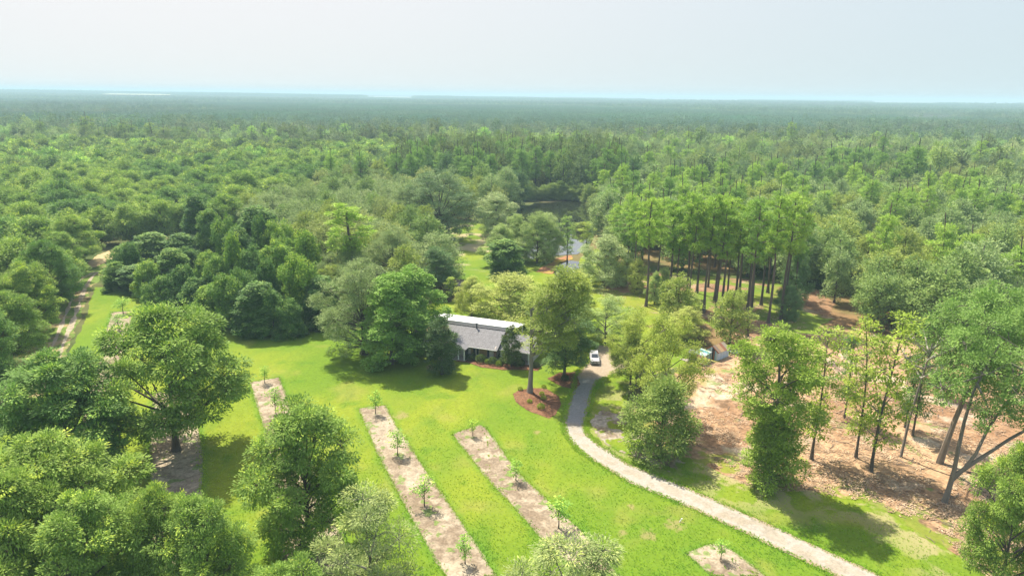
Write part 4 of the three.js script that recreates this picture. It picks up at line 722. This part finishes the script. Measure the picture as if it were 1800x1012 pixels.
  { const sh = new THREE.Shape([new THREE.Vector2(px0 + 0.3, 2.5), new THREE.Vector2(px1 - 0.3, 2.5), new THREE.Vector2(pr, ph - 0.2)]); part('porch_gable', new THREE.ExtrudeGeometry(sh, { depth: 0.1, bevelEnabled: false }).translate(0, 0, pz - 0.35), M.white, house); }
  for (const [a, b] of [[px0, pr], [px1, pr]]) part('porch_rake', quadSlab(V(a, 2.46, pz + 0.02), V(a, 2.46, pz + 0.08), V(b, ph + 0.02, pz + 0.08), V(b, ph + 0.02, pz + 0.02), 0.16), M.fascia, house);
  for (const x of [-6.3, -7.55, -9.5, -10.75]) part('entrance_post', box(0.2, 2.4, 0.2, x, 1.22, 5.95), M.white, house);
  part('entrance_floor', box(5, 0.14, 2.3, -8.5, 0.07, 5.15), M.stone, house);
  const door = part('front_door', box(0.9, 2.08, 0.08, -6.75, 1.06, 3.9), std(0.06, 0.07, 0.08, 0.5), house);
  part('handle', new THREE.SphereGeometry(0.05, 8, 6).translate(-6.42, 1.05, 3.97), M.whiteMetal, door);
  const win = (x0, x1, y0, y1, z, pane) => {
    const w = part('window', box(x1 - x0, y1 - y0, 0.05, (x0 + x1) / 2, (y0 + y1) / 2, z - 0.05), pane, house), f = [];
    for (const [a, b, c, d] of [[x0, x1, y0, y0 + 0.07], [x0, x1, y1 - 0.07, y1]]) f.push(box(b - a, d - c, 0.1, (a + b) / 2, (c + d) / 2, z));
    for (const x of [x0 + 0.03, x1 - 0.03]) f.push(box(0.06, y1 - y0 - 0.15, 0.1, x, (y0 + y1) / 2, z));
    part('frame', mergeGeometries(f), std(0.35, 0.27, 0.17), w);
  };
  win(-4.0, -2.3, 0.85, 2.35, 3.92, M.tanPane); win(-5.75, -5.1, 0.9, 2.3, 3.92, M.tanPane);
  for (const x of [-4.98, -4.27, -2.03]) { const s = part('shutter', box(0.42, 1.55, 0.05, x, 1.6, 4.03), M.navy, house); for (let k = 0; k < 6; k++) part('slat', box(0.34, 0.03, 0.02, x, 1.05 + k * 0.22, 4.065), M.dark, s); }
  // white metal roof behind the ridge, in standing-seam panels
  const metal = new THREE.Group(); metal.name = 'metal_roof'; house.add(metal);
  for (let k = 0; k < 24; k++) { const a = -17.2 + k * 0.79, b = a + 0.785; part('panel', quadSlab(V(a, 5.62, -0.75), V(b, 5.62, -0.75), V(b, 4.75, -6.9), V(a, 4.75, -6.9), 0.06), M.whiteMetal, metal); part('seam', quadSlab(V(a - 0.02, 5.66, -0.75), V(a + 0.02, 5.66, -0.75), V(a + 0.02, 4.79, -6.9), V(a - 0.02, 4.79, -6.9), 0.05), M.whiteMetal, metal); }
  part('roof_edge', box(18.96, 0.9, 0.06, -7.72, 5.15, -0.72), std(0.55, 0.53, 0.5, 0.6), house);
  for (const x of [-16.8, -11, -5, 1.2]) part('roof_post', box(0.15, 4.68, 0.15, x, 2.34, -6.6), M.white, house);
  const vent = part('vent_pipe', new THREE.CylinderGeometry(0.13, 0.13, 0.9, 10).translate(-6.05, 5.45, 0.35), std(0.03, 0.035, 0.05, 0.5), house);
  part('cap', new THREE.CylinderGeometry(0.24, 0.24, 0.16, 10).translate(-6.05, 5.98, 0.35), std(0.05, 0.06, 0.08, 0.5), vent);
  part('foundation_strip', box(18.6, 0.2, 0.06, X0 / 2, 0.1, 4.05), M.stone, house);
}
// ---------------------------------------------------------------- clipped shrubs and bed plants
{
  const ball = (seed, cA, cB, hollow) => {
    const r = rng(seed), C = new Geo(), d = V(), p = V(), n = V(), dir = V();
    for (let k = 0; k < 2200; k++) {
      do d.set(r() * 2 - 1, r() * 2 - 1, r() * 2 - 1); while (d.lengthSq() > 1 || d.lengthSq() < 0.01); d.normalize(); if (d.y < -0.55) continue;
      const rr = 0.86 + 0.14 * r() + 0.06 * Math.sin(d.x * 7 + seed) * Math.sin(d.z * 6) + hollow * 0.3 * (r() - 0.5);
      p.copy(d).multiplyScalar(rr); p.y = 0.62 + p.y * 0.72; n.copy(d); n.x += (r() - 0.5); n.y += (r() - 0.3); n.z += (r() - 0.5); n.normalize();
      dir.set(r() - 0.5, r() - 0.3, r() - 0.5).addScaledVector(d, 0.5).normalize();
      const c = mix3(cA, cB, r()).map((q) => q * 1.7); C.leaf(p, dir, n, 0.13 + 0.05 * r(), 0.1, c);
    }
    return { H: 1.34, R: 1, crown: C.build(), trunk: (() => { const T = new Geo(); T.tube([V(0, 0, 0), V(0.04, 0.4, 0.03), V(0.02, 0.8, 0)], [0.07, 0.05, 0.03], 5, [0.08, 0.06, 0.05]); return T.build(); })() };
  };
  HERO.clipped = [ball(5, [0.06, 0.10, 0.03], [0.15, 0.20, 0.06], 0), ball(6, [0.03, 0.06, 0.018], [0.065, 0.10, 0.03], 0.4), ball(7, [0.13, 0.20, 0.02], [0.24, 0.31, 0.04], 1)];
  MATOF.clipped = 'oak';
  const S = [[845, 636.5, 1.02, 1.55, 0, 'round clipped shrub, leftmost of the pale green balls before the house'], [866.5, 640, 0.95, 1.4, 0, 'round clipped shrub in the middle of the house bed, left of the two-toned pair'], [882.5, 640.5, 0.9, 1.4, 0, 'round clipped shrub right of the middle one in the house bed'], [893, 636, 0.85, 1.35, 0, 'round clipped shrub beside the slim bronze magnolia'],
    [826, 633, 1.0, 1.15, 1, 'dark clipped shrub beside the entrance posts'], [832.5, 630, 0.5, 1.25, 0, 'narrow pale shrub behind the dark one by the entrance'], [857, 639, 0.55, 0.9, 2, 'small bright green shrub between two pale clipped balls'], [877, 643, 0.6, 0.95, 2, 'small bright green shrub at the front edge of the house bed'], [912, 643, 1.1, 1.3, 1, 'dark clipped shrub at the right end of the house bed'], [873, 631, 1.0, 1.15, 1, 'dark tall shrub below the porch railing'], [855, 632, 0.9, 0.85, 1, 'low dark shrub under the tan front window'], [943, 646, 0.8, 1.0, 1, 'dark shrub behind the tall straight-trunked oak']];
  S.forEach(([x, y, R, H, i, l], k) => plant('clipped', i, at(x, y), H, R, 'round_shrub', l, 'shrub', null, k * 1.1, 0));
  const B = [[914.5, 686, 0.42], [952.5, 694.5, 0.42], [955.5, 702, 0.44], [931, 708, 0.42], [951, 718.5, 0.6], [956, 682, 0.4]], W = ['at the back left of the oval mulch bed', 'right of the tall oak trunk in the mulch bed', 'in the middle of the right half of the mulch bed', 'in front of the tall oak trunk in the mulch bed', 'largest one, at the front of the oval mulch bed', 'at the back right edge of the oval mulch bed'];
  B.forEach(([x, y, R], k) => plant('clipped', 2, at(x, y), R * 1.5, R, 'bed_plant', `small yellow-green plant ${W[k]}`, 'plant', null, k, 1));
  plant('clipped', 1, at(993, 668), 0.9, 0.7, 'bed_plant', 'dark low shrub on the mulch bed beside the driveway', 'plant', null, 1, 0);
}
// ---------------------------------------------------------------- the parked car
{
  const p = at(1047, 643), car = thing('parked_car', V(p.x, 0.07, p.z - 2.2), 'white car with a dark windscreen parked head-on at the top of the driveway', 'car', null, -0.05);
  const paintM = new THREE.MeshPhysicalMaterial({ color: new THREE.Color().setRGB(0.42, 0.43, 0.45), roughness: 0.3, clearcoat: 0.8, clearcoatRoughness: 0.08 }), black = std(0.012, 0.013, 0.015, 0.6), glass = new THREE.MeshPhysicalMaterial({ color: new THREE.Color().setRGB(0.02, 0.035, 0.04), roughness: 0.04, clearcoat: 1 });
  const side = (pts, w, bevel) => { const s = new THREE.Shape(pts.map(([z, y]) => new THREE.Vector2(z, y))); return new THREE.ExtrudeGeometry(s, { depth: w - 2 * bevel, bevelEnabled: true, bevelSize: bevel, bevelThickness: bevel, bevelSegments: 3 }).translate(0, 0, -(w - 2 * bevel) / 2).rotateY(-Math.PI / 2); };
  // profile along the length: front at +z
  const body = side([[-2.25, 0.45], [-2.3, 1.0], [-2.15, 1.12], [0.75, 1.12], [1.9, 1.0], [2.2, 0.86], [2.25, 0.45], [2.05, 0.34], [-2.1, 0.34]], 1.86, 0.1);
  part('body', body, paintM, car);
  const cabin = part('cabin', side([[-2.05, 1.1], [-1.8, 1.68], [-1.5, 1.76], [-0.2, 1.78], [0.05, 1.72], [0.95, 1.12]], 1.56, 0.1), paintM, car);
  part('roof_rack', mergeGeometries([-0.62, 0.62].flatMap((x) => [box(0.05, 0.05, 1.5, x, 1.88, -0.9)]).concat([-0.5, -1.3].map((z) => box(1.3, 0.04, 0.06, 0, 1.9, z)))), M.whiteMetal, car);
  const ws = new THREE.BufferGeometry(); ws.setAttribute('position', new THREE.Float32BufferAttribute([-0.68, 1.2, 0.96, 0.68, 1.2, 0.96, 0.58, 1.7, 0.235, -0.58, 1.7, 0.235], 3)); ws.setIndex([0, 1, 2, 0, 2, 3]); ws.computeVertexNormals(); ws.translate(0, 0.055, 0.07);
  part('windscreen', ws, glass, car);
  for (const s of [-1, 1]) {
    part('side_window', box(0.02, 0.4, 2.1, s * 0.785, 1.4, -0.85), glass, car);
    part('headlight', new THREE.SphereGeometry(0.14, 12, 8).scale(1.5, 0.6, 0.6).translate(s * 0.68, 0.86, 2.2), new THREE.MeshPhysicalMaterial({ color: 0xdde4ea, roughness: 0.08, clearcoat: 1 }), car);
    const mir = part('mirror', new THREE.SphereGeometry(0.13, 10, 8).scale(1.1, 0.8, 0.7).translate(s * 1.03, 1.2, 0.72), paintM, car); part('glass', box(0.16, 0.12, 0.01, s * 1.03, 1.2, 0.625), glass, mir);
    for (const z of [1.45, -1.4]) {
      const wh = part('wheel', new THREE.TorusGeometry(0.25, 0.1, 10, 22).rotateY(Math.PI / 2).scale(1.1, 1, 1).translate(s * 0.86, 0.345, z), black, car);
      part('rim', new THREE.CylinderGeometry(0.2, 0.2, 0.12, 16).rotateZ(Math.PI / 2).translate(s * 0.88, 0.345, z), M.whiteMetal, wh);
    }
  }
  part('grille', box(0.9, 0.16, 0.05, 0, 0.84, 2.31), black, car);
  part('lower_grille', box(1.2, 0.12, 0.05, 0, 0.52, 2.34), black, car);
  car.scale.setScalar(0.94);
  part('number_plate', box(0.34, 0.12, 0.02, 0, 0.66, 2.36), M.white, car);
  part('bumper', new THREE.CapsuleGeometry(0.09, 1.6, 4, 10).rotateZ(Math.PI / 2).translate(0, 0.42, 2.25), paintM, car);
}
// ---------------------------------------------------------------- the shed corner
{
  const A = at(1261.2, 634.5), B = at(1280.5, 626.5), ang = Math.atan2(-(B.z - A.z), B.x - A.x), L = Math.max(2.9, Math.hypot(B.x - A.x, B.z - A.z)), W = 2.6;
  const shed = thing('shed', V(A.x, 0.06, A.z), 'small shed with pale blue-white board walls and a patched rusty roof', 'shed', null, ang); // local x along the near long wall, -z into the shed
  const boardA = std(0.50, 0.56, 0.62, 0.85), boardB = std(0.44, 0.50, 0.58, 0.85), teal = std(0.30, 0.50, 0.56, 0.8);
  const n = 12; for (let k = 0; k < n; k++) part('board', box(L / n - 0.012, 1.75 + 0.015 * (k % 3), 0.05, (k + 0.5) * L / n, 0.9, 0.004 * (k % 2)), k % 3 ? boardA : boardB, shed);
  for (let k = 0; k < 8; k++) { const z = -(k + 0.5) * W / 8, h = 1.75 + 0.95 * (1 - Math.abs(z + W / 2) / (W / 2)); if (k === 2 || k === 3) continue; part('end_board', box(0.05, h, W / 8 - 0.012, -0.03 - 0.004 * (k % 2), h / 2, z), k % 2 ? teal : boardA, shed); }
  part('doorway', box(0.05, 1.6, W / 4, 0.04, 0.8, -W * 3 / 8), M.dark, shed);
  part('back_wall', box(L, 1.75, 0.06, L / 2, 0.9, -W), boardB, shed);
  part('far_end_wall', box(0.06, 1.9, W, L - 0.03, 0.95, -W / 2 - 0.04), boardB, shed);
  const tones = [[0.20, 0.15, 0.11], [0.30, 0.25, 0.19], [0.36, 0.24, 0.12], [0.16, 0.12, 0.10], [0.26, 0.11, 0.06]];
  for (const s of [0, 1]) for (let k = 0; k < 4; k++) { // roof sheets, two slopes
    const z0 = s ? -W - 0.25 : 0.25, g = box(L / 4 + 0.12, 0.035, Math.hypot(W / 2 + 0.25, 0.95) + 0.05), a = Math.atan2(0.95 + 0.18, W / 2 + 0.25) * (s ? -1 : 1);
    const m = part('roof_sheet', g, std(...tones[(k * 2 + s * 3) % 5], 0.85), shed); m.position.set((k + 0.5) * L / 4, 1.6 + 0.57 + 0.012 * (k % 2), (z0 - W / 2) / 2); m.rotation.x = a;
  }
  for (const z of [0.2, -W - 0.2]) { const m = part('rake_board', box(0.06, 0.22, 1.95), M.rust, shed); m.position.set(-0.12, 2.2, (z - W / 2) / 2); m.rotation.x = Math.atan2(1.13, W / 2 + 0.25) * (z > 0 ? 1 : -1); }
  part('corner_post', box(0.14, 1.9, 0.14, -0.14, 0.95, -0.75), M.rust, shed);
  // lean-to
  const lt = thing('lean_to', at(1243, 637), 'open lean-to with a faded teal roof beside the shed', 'lean-to', null, ang + 0.15);
  for (let k = 0; k < 5; k++) { const m = part('roof_sheet', box(0.64, 0.03, 2.3), std(...[[0.30, 0.44, 0.40], [0.42, 0.52, 0.46], [0.24, 0.40, 0.42], [0.05, 0.22, 0.26], [0.36, 0.46, 0.42]][k], 0.7), lt); m.position.set(-1.5 + k * 0.66, 1.95 + 0.01 * (k % 2), -0.9); m.rotation.x = 0.12; }
  for (const [x, z] of [[-1.75, 0.1], [1.3, 0.1], [-1.75, -1.9], [1.3, -1.9], [-0.2, 0.1]]) part('post', box(0.11, 1.95, 0.11, x, 0.97, z), M.greyWood, lt);
  part('beam', box(3.5, 0.12, 0.1, -0.2, 1.78, 0.12), M.greyWood, lt);
  // lumber in its rack
  const lr = thing('lumber_rack', at(1236, 641), 'grey rack of old lumber in front of the lean-to', 'lumber rack', null, ang + 0.1);
  for (const x of [-1.0, 1.0]) for (const z of [-0.5, 0.5]) part('post', box(0.1, 1.25, 0.1, x, 0.63, z), M.greyWood, lr);
  for (const y of [0.25, 1.15]) for (const z of [-0.5, 0.5]) part('rail', box(2.2, 0.09, 0.07, 0, y, z + 0.09 * Math.sign(z)), M.greyWood, lr);
  const r = rng(44); for (let k = 0; k < 14; k++) { const m = part('plank', box(1.9, 0.05, 0.18), [M.wood, M.greyWood, M.rust][k % 3], lr); m.position.set((r() - 0.5) * 0.2, 0.33 + 0.055 * Math.floor(k / 3), -0.32 + 0.3 * (k % 3)); m.rotation.y = (r() - 0.5) * 0.12; }
  // old cart with a dark cover
  const ct = thing('old_trailer', at(1217, 632), 'old trailer with a dark flat cover left of the lean-to', 'trailer', null, ang + 0.3);
  part('bed', box(2.6, 0.12, 1.5, 0, 0.62, 0), M.dark, ct); part('cover', box(2.4, 0.06, 1.7, 0, 1.65, 0), std(0.12, 0.12, 0.125, 0.7), ct);
  for (const [x, z] of [[-1.1, -0.65], [1.1, -0.65], [-1.1, 0.65], [1.1, 0.65]]) part('upright', box(0.07, 1.0, 0.07, x, 1.15, z), M.dark, ct);
  for (const z of [-0.8, 0.8]) { const w = part('wheel', new THREE.TorusGeometry(0.26, 0.09, 8, 18).translate(0, 0.35, z), M.dark, ct); part('rim', new THREE.CylinderGeometry(0.17, 0.17, 0.1, 12).rotateX(Math.PI / 2).translate(0, 0.35, z), M.greyWood, w); }
  part('drawbar', box(1.3, 0.07, 0.07, -1.9, 0.6, 0), M.dark, ct);
  const bp = thing('board_pile', at(1209, 633), 'pale boards lying on the grass left of the old trailer', 'board pile', null, ang - 0.5);
  for (let k = 0; k < 5; k++) { const m = part('plank', box(2.5, 0.05, 0.2), k % 2 ? M.greyWood : std(0.55, 0.5, 0.44, 0.9), bp); m.position.set(0.1 * k, 0.06 + 0.055 * (k >> 1), 0.25 * k - 0.5); m.rotation.y = 0.1 * k - 0.2; }
  const sp = thing('discarded_panel', at(1292, 619.5), 'white stained panel lying on the ground right of the shed', 'panel', null, 0.4);
  part('sheet', box(1.75, 0.06, 1.4, 0, 0.2, 0), M.white, sp); part('stain', box(0.7, 0.012, 0.6, -0.2, 0.237, 0.1), std(0.34, 0.17, 0.08, 0.9), sp); for (const x of [-0.7, 0.7]) part('runner', box(0.08, 0.17, 1.3, x, 0.085, 0), M.greyWood, sp);
  const ub = thing('utility_box', at(1297, 551), 'small dark green utility box on the needles in front of the pines', 'utility box', null, 0.2);
  part('cabinet', box(1.05, 0.8, 0.8, 0, 0.46, 0), std(0.02, 0.07, 0.05, 0.5), ub); part('lid', box(1.12, 0.09, 0.87, 0, 0.905, 0), std(0.05, 0.13, 0.10, 0.45), ub); part('pad', box(1.3, 0.06, 1.05, 0, 0.08, 0), M.stone, ub);
}
{ // grey fallen brush between the pool and the pines
  const bpile = thing('dead_brush', at(1078, 492), 'grey dead branches lying on the ground left of the pine stand', 'fallen branches'), r = rng(61);
  for (let k = 0; k < 16; k++) { const g = new Geo(), a = V((r() - 0.5) * 6, 0.3 + r() * 0.6, (r() - 0.5) * 3), az = r() * 6.28, L = 2 + 2.5 * r(), e = a.clone().add(V(Math.cos(az) * L, r() * 1.3, Math.sin(az) * L)); g.tube([a, a.clone().lerp(e, 0.5).add(V(0, 0.3 * r(), 0)), e], [0.1, 0.07, 0.03], 5, [0.36, 0.32, 0.28]); part('branch', g.build(), barkMat, bpile); }
}
{ // outbuilding beside the huge live oak
  const ob = thing('outbuilding', at(751, 413), 'brown wooden outbuilding beside the huge live oak', 'outbuilding', null, 0.12), wallM = std(0.19, 0.15, 0.095, 0.9);
  part('wall', box(6, 3.2, 4.4, 0, 1.6, -2.2), wallM, ob); part('door', box(2.6, 2.3, 0.08, 0.6, 1.2, 0.06), M.dark, ob);
  for (const s of [-1, 1]) { const m = part('roof_panel', box(3.6, 0.1, 5), std(0.22, 0.21, 0.2, 0.7), ob); m.position.set(s * 1.6, 3.75, -2.2); m.rotation.z = -s * 0.35; }
  part('step', box(3, 0.25, 0.8, 0.6, 0.13, 0.5), M.stone, ob);
}
{ // small white pipe standing in a scar on the lawn
  const vp = thing('white_pipe', at(1195, 918), 'short white pipe standing in a bare scar on the lawn', 'pipe'); part('stem', new THREE.CylinderGeometry(0.05, 0.05, 0.5, 10).rotateZ(-0.5).translate(0.1, 0.25, 0), M.white, vp); part('cap', new THREE.CylinderGeometry(0.09, 0.09, 0.12, 10).rotateZ(-0.5).translate(0.24, 0.5, 0), M.white, vp);
}
{ // mast on the horizon
  const p = at(1013, 169.6), g = new Geo(), mast = thing('radio_mast', V(p.x * 0.5, 0, p.z * 0.5), 'thin radio mast on the horizon above the pond', 'radio mast'), h = 62, w = 1.4;
  for (let k = 0; k < 3; k++) { const a = k * 2.094; g.tube([V(Math.cos(a) * w, 0, Math.sin(a) * w), V(Math.cos(a) * w * 0.5, h, Math.sin(a) * w * 0.5)], [0.3, 0.25], 5, [0.25, 0.25, 0.26]); }
  for (let y = 0; y < h; y += 3) for (let k = 0; k < 3; k++) { const a = k * 2.094, b = (k + 1) * 2.094, q = w * (1 - 0.5 * y / h), q2 = w * (1 - 0.5 * (y + 3) / h); g.tube([V(Math.cos(a) * q, y, Math.sin(a) * q), V(Math.cos(b) * q2, y + 3, Math.sin(b) * q2)], [0.12, 0.12], 4, [0.25, 0.25, 0.26]); }
  part('lattice', g.build(), barkMat, mast);
}

// ---------------------------------------------------------------- grass tufts, litter and fallen sticks
{
  const r = rng(4711), tuft = (() => { const G = new Geo(); for (let k = 0; k < 7; k++) { const a = r() * 6.283; G.leaf(V((r() - 0.5) * 0.16, 0, (r() - 0.5) * 0.16), V(Math.cos(a) * 0.55, 0.8, Math.sin(a) * 0.55).normalize(), V(Math.cos(a), 0.3, Math.sin(a)), 0.09 + 0.07 * r(), 0.035, [1, 1, 1]); } return G.build(); })();
  const mat = leafMat('grass_blade', 1, 1, 1, 0.35, 0.9), M = new THREE.Matrix4(), Q = new THREE.Quaternion(), col = new THREE.Color(), put = [], STRIPBOX = STRIPS.map((S) => S);
  for (let k = 0; k < 110000; k++) {
    const d = 58 + 68 * Math.pow(r(), 1.25), a = (r() - 0.5) * 1.3, x = d * Math.sin(a), z = -d * Math.cos(a), n = fbm(x / 3.1, z / 3.1 + 40, 3);
    if (r() > 0.35 + 1.3 * (n - 0.35) || !inside(LAWN, x, z) || inside(DRIVE, x, z) || inside(CLEARING, x, z) || STRIPS.some((S) => inside(S, x, z)) || BEDS.some((S) => inside(S, x, z))) continue;
    put.push([x, z, (0.6 + 0.8 * r()) * (1 - 0.45 * sstep(80, 126, d)), r() * 6.283]);
  }
  for (const S of STRIPS) for (let i = 0; i < S.length; i++) { // longer grass creeping over the edges of the strips
    const [ax, az] = S[i], [bx, bz] = S[(i + 1) % S.length], L = Math.hypot(bx - ax, bz - az);
    for (let k = 0; k < L * 9; k++) { const t = r(), w = (r() + r() - 1) * 0.45; put.push([lerp(ax, bx, t) + w * (bz - az) / L, lerp(az, bz, t) - w * (bx - ax) / L, 0.9 + 0.8 * r(), r() * 6.283]); }
  }
  for (const S of STRIPS) for (let k = 0; k < 900; k++) { const t = r() * S.length | 0, [ax, az] = S[t], [bx, bz] = S[(t + 3) % S.length], u = r(), x = lerp(ax, bx, u), z = lerp(az, bz, u); if (fbm(x / 1.1 + 7, z / 1.1, 3) > 0.58 && inside(S, x, z)) put.push([x, z, 0.8 + r(), r() * 6.283]); }
  for (let k = 0; k < 9000; k++) { const i = r() * DRIVE.length | 0, [ax, az] = DRIVE[i], [bx, bz] = DRIVE[(i + 1) % DRIVE.length], L = Math.hypot(bx - ax, bz - az); if (L > 90) continue; const t = r(), w = (r() + r() - 1) * 0.7; put.push([lerp(ax, bx, t) + w * (bz - az) / L, lerp(az, bz, t) - w * (bx - ax) / L, 0.9 + r(), r() * 6.283]); }
  const im = new THREE.InstancedMesh(tuft, mat, put.length); im.name = 'grass'; im.userData.kind = 'stuff'; im.userData.label = 'short grass tufts growing all over the lawn'; im.castShadow = im.receiveShadow = true;
  put.forEach(([x, z, s, a], i) => { im.setMatrixAt(i, M.compose(V(x, 0.03, z), Q.setFromAxisAngle(UP, a), V(s, s, s))); const c = grassColor(x, z), v = 2.1 + 0.5 * r(); im.setColorAt(i, col.setRGB(c[0] * v, c[1] * v * 1.05, c[2] * v)); });
  scene.add(im);
  // dry leaves, bark and sticks on the clearing
  const chip = (() => { const G = new Geo(); for (let k = 0; k < 6; k++) G.leaf(V((r() - 0.5) * 0.7, 0.02 + 0.05 * r(), (r() - 0.5) * 0.7), V(r() - 0.5, 0.12 * r(), r() - 0.5).normalize(), V((r() - 0.5) * 0.6, 1, (r() - 0.5) * 0.6).normalize(), 0.16 + 0.16 * r(), 0.11, [1, 1, 1]); return G.build(); })();
  const lit = []; for (let k = 0; k < 20000; k++) { const p = k % 5 ? at(1080 + 720 * r(), 600 + 420 * Math.pow(r(), 0.8)) : at(1040 + 420 * r(), 490 + 110 * r()); if ((inside(CLEARING, p.x, p.z) || inside(PINEFLOOR, p.x, p.z)) && fbm(p.x / 3.3, p.z / 3.3, 3) + 0.16 * r() > 0.56) lit.push(p); }
  const lm = new THREE.InstancedMesh(chip, new THREE.MeshStandardMaterial({ vertexColors: true, roughness: 0.9, side: THREE.DoubleSide }), lit.length); lm.name = 'leaf_litter'; lm.userData.kind = 'stuff'; lm.userData.label = 'dry leaves and chips strewn over the clearing'; lm.castShadow = lm.receiveShadow = true;
  lit.forEach((p, i) => { const s = 0.7 + r(); lm.setMatrixAt(i, M.compose(V(p.x, 0.06, p.z), Q.setFromAxisAngle(UP, r() * 6.28), V(s, s, s))); const v = 0.75 + r() * 0.9, g = r(); lm.setColorAt(i, col.setRGB(lerp(0.27, 0.40, g) * v, lerp(0.17, 0.30, g) * v, lerp(0.10, 0.20, g) * v)); });
  scene.add(lm);
  const stick = (() => { const G = new Geo(); G.tube([V(-0.9, 0.05, 0), V(-0.2, 0.12, 0.1), V(0.5, 0.1, -0.05), V(1, 0.06, 0.1)], [0.05, 0.045, 0.035, 0.015], 4, [0.22, 0.17, 0.13]); G.tube([V(0, 0.11, 0.05), V(0.4, 0.2, 0.4)], [0.025, 0.01], 3, [0.22, 0.17, 0.13]); return G.build(); })();
  const sm = new THREE.InstancedMesh(stick, barkMat, 420); sm.name = 'fallen_twigs'; sm.userData.kind = 'stuff'; sm.userData.label = 'fallen sticks lying about the clearing'; sm.castShadow = true;
  for (let k = 0; k < 420;) { const p = at(1090 + 710 * r(), 600 + 400 * r()); if (!inside(CLEARING, p.x, p.z)) continue; const s = 0.4 + 0.9 * r(); sm.setMatrixAt(k++, M.compose(V(p.x, 0.05, p.z), Q.setFromAxisAngle(UP, r() * 6.28), V(s, s, s))); }
  scene.add(sm);
}
renderer.render(scene, camera);
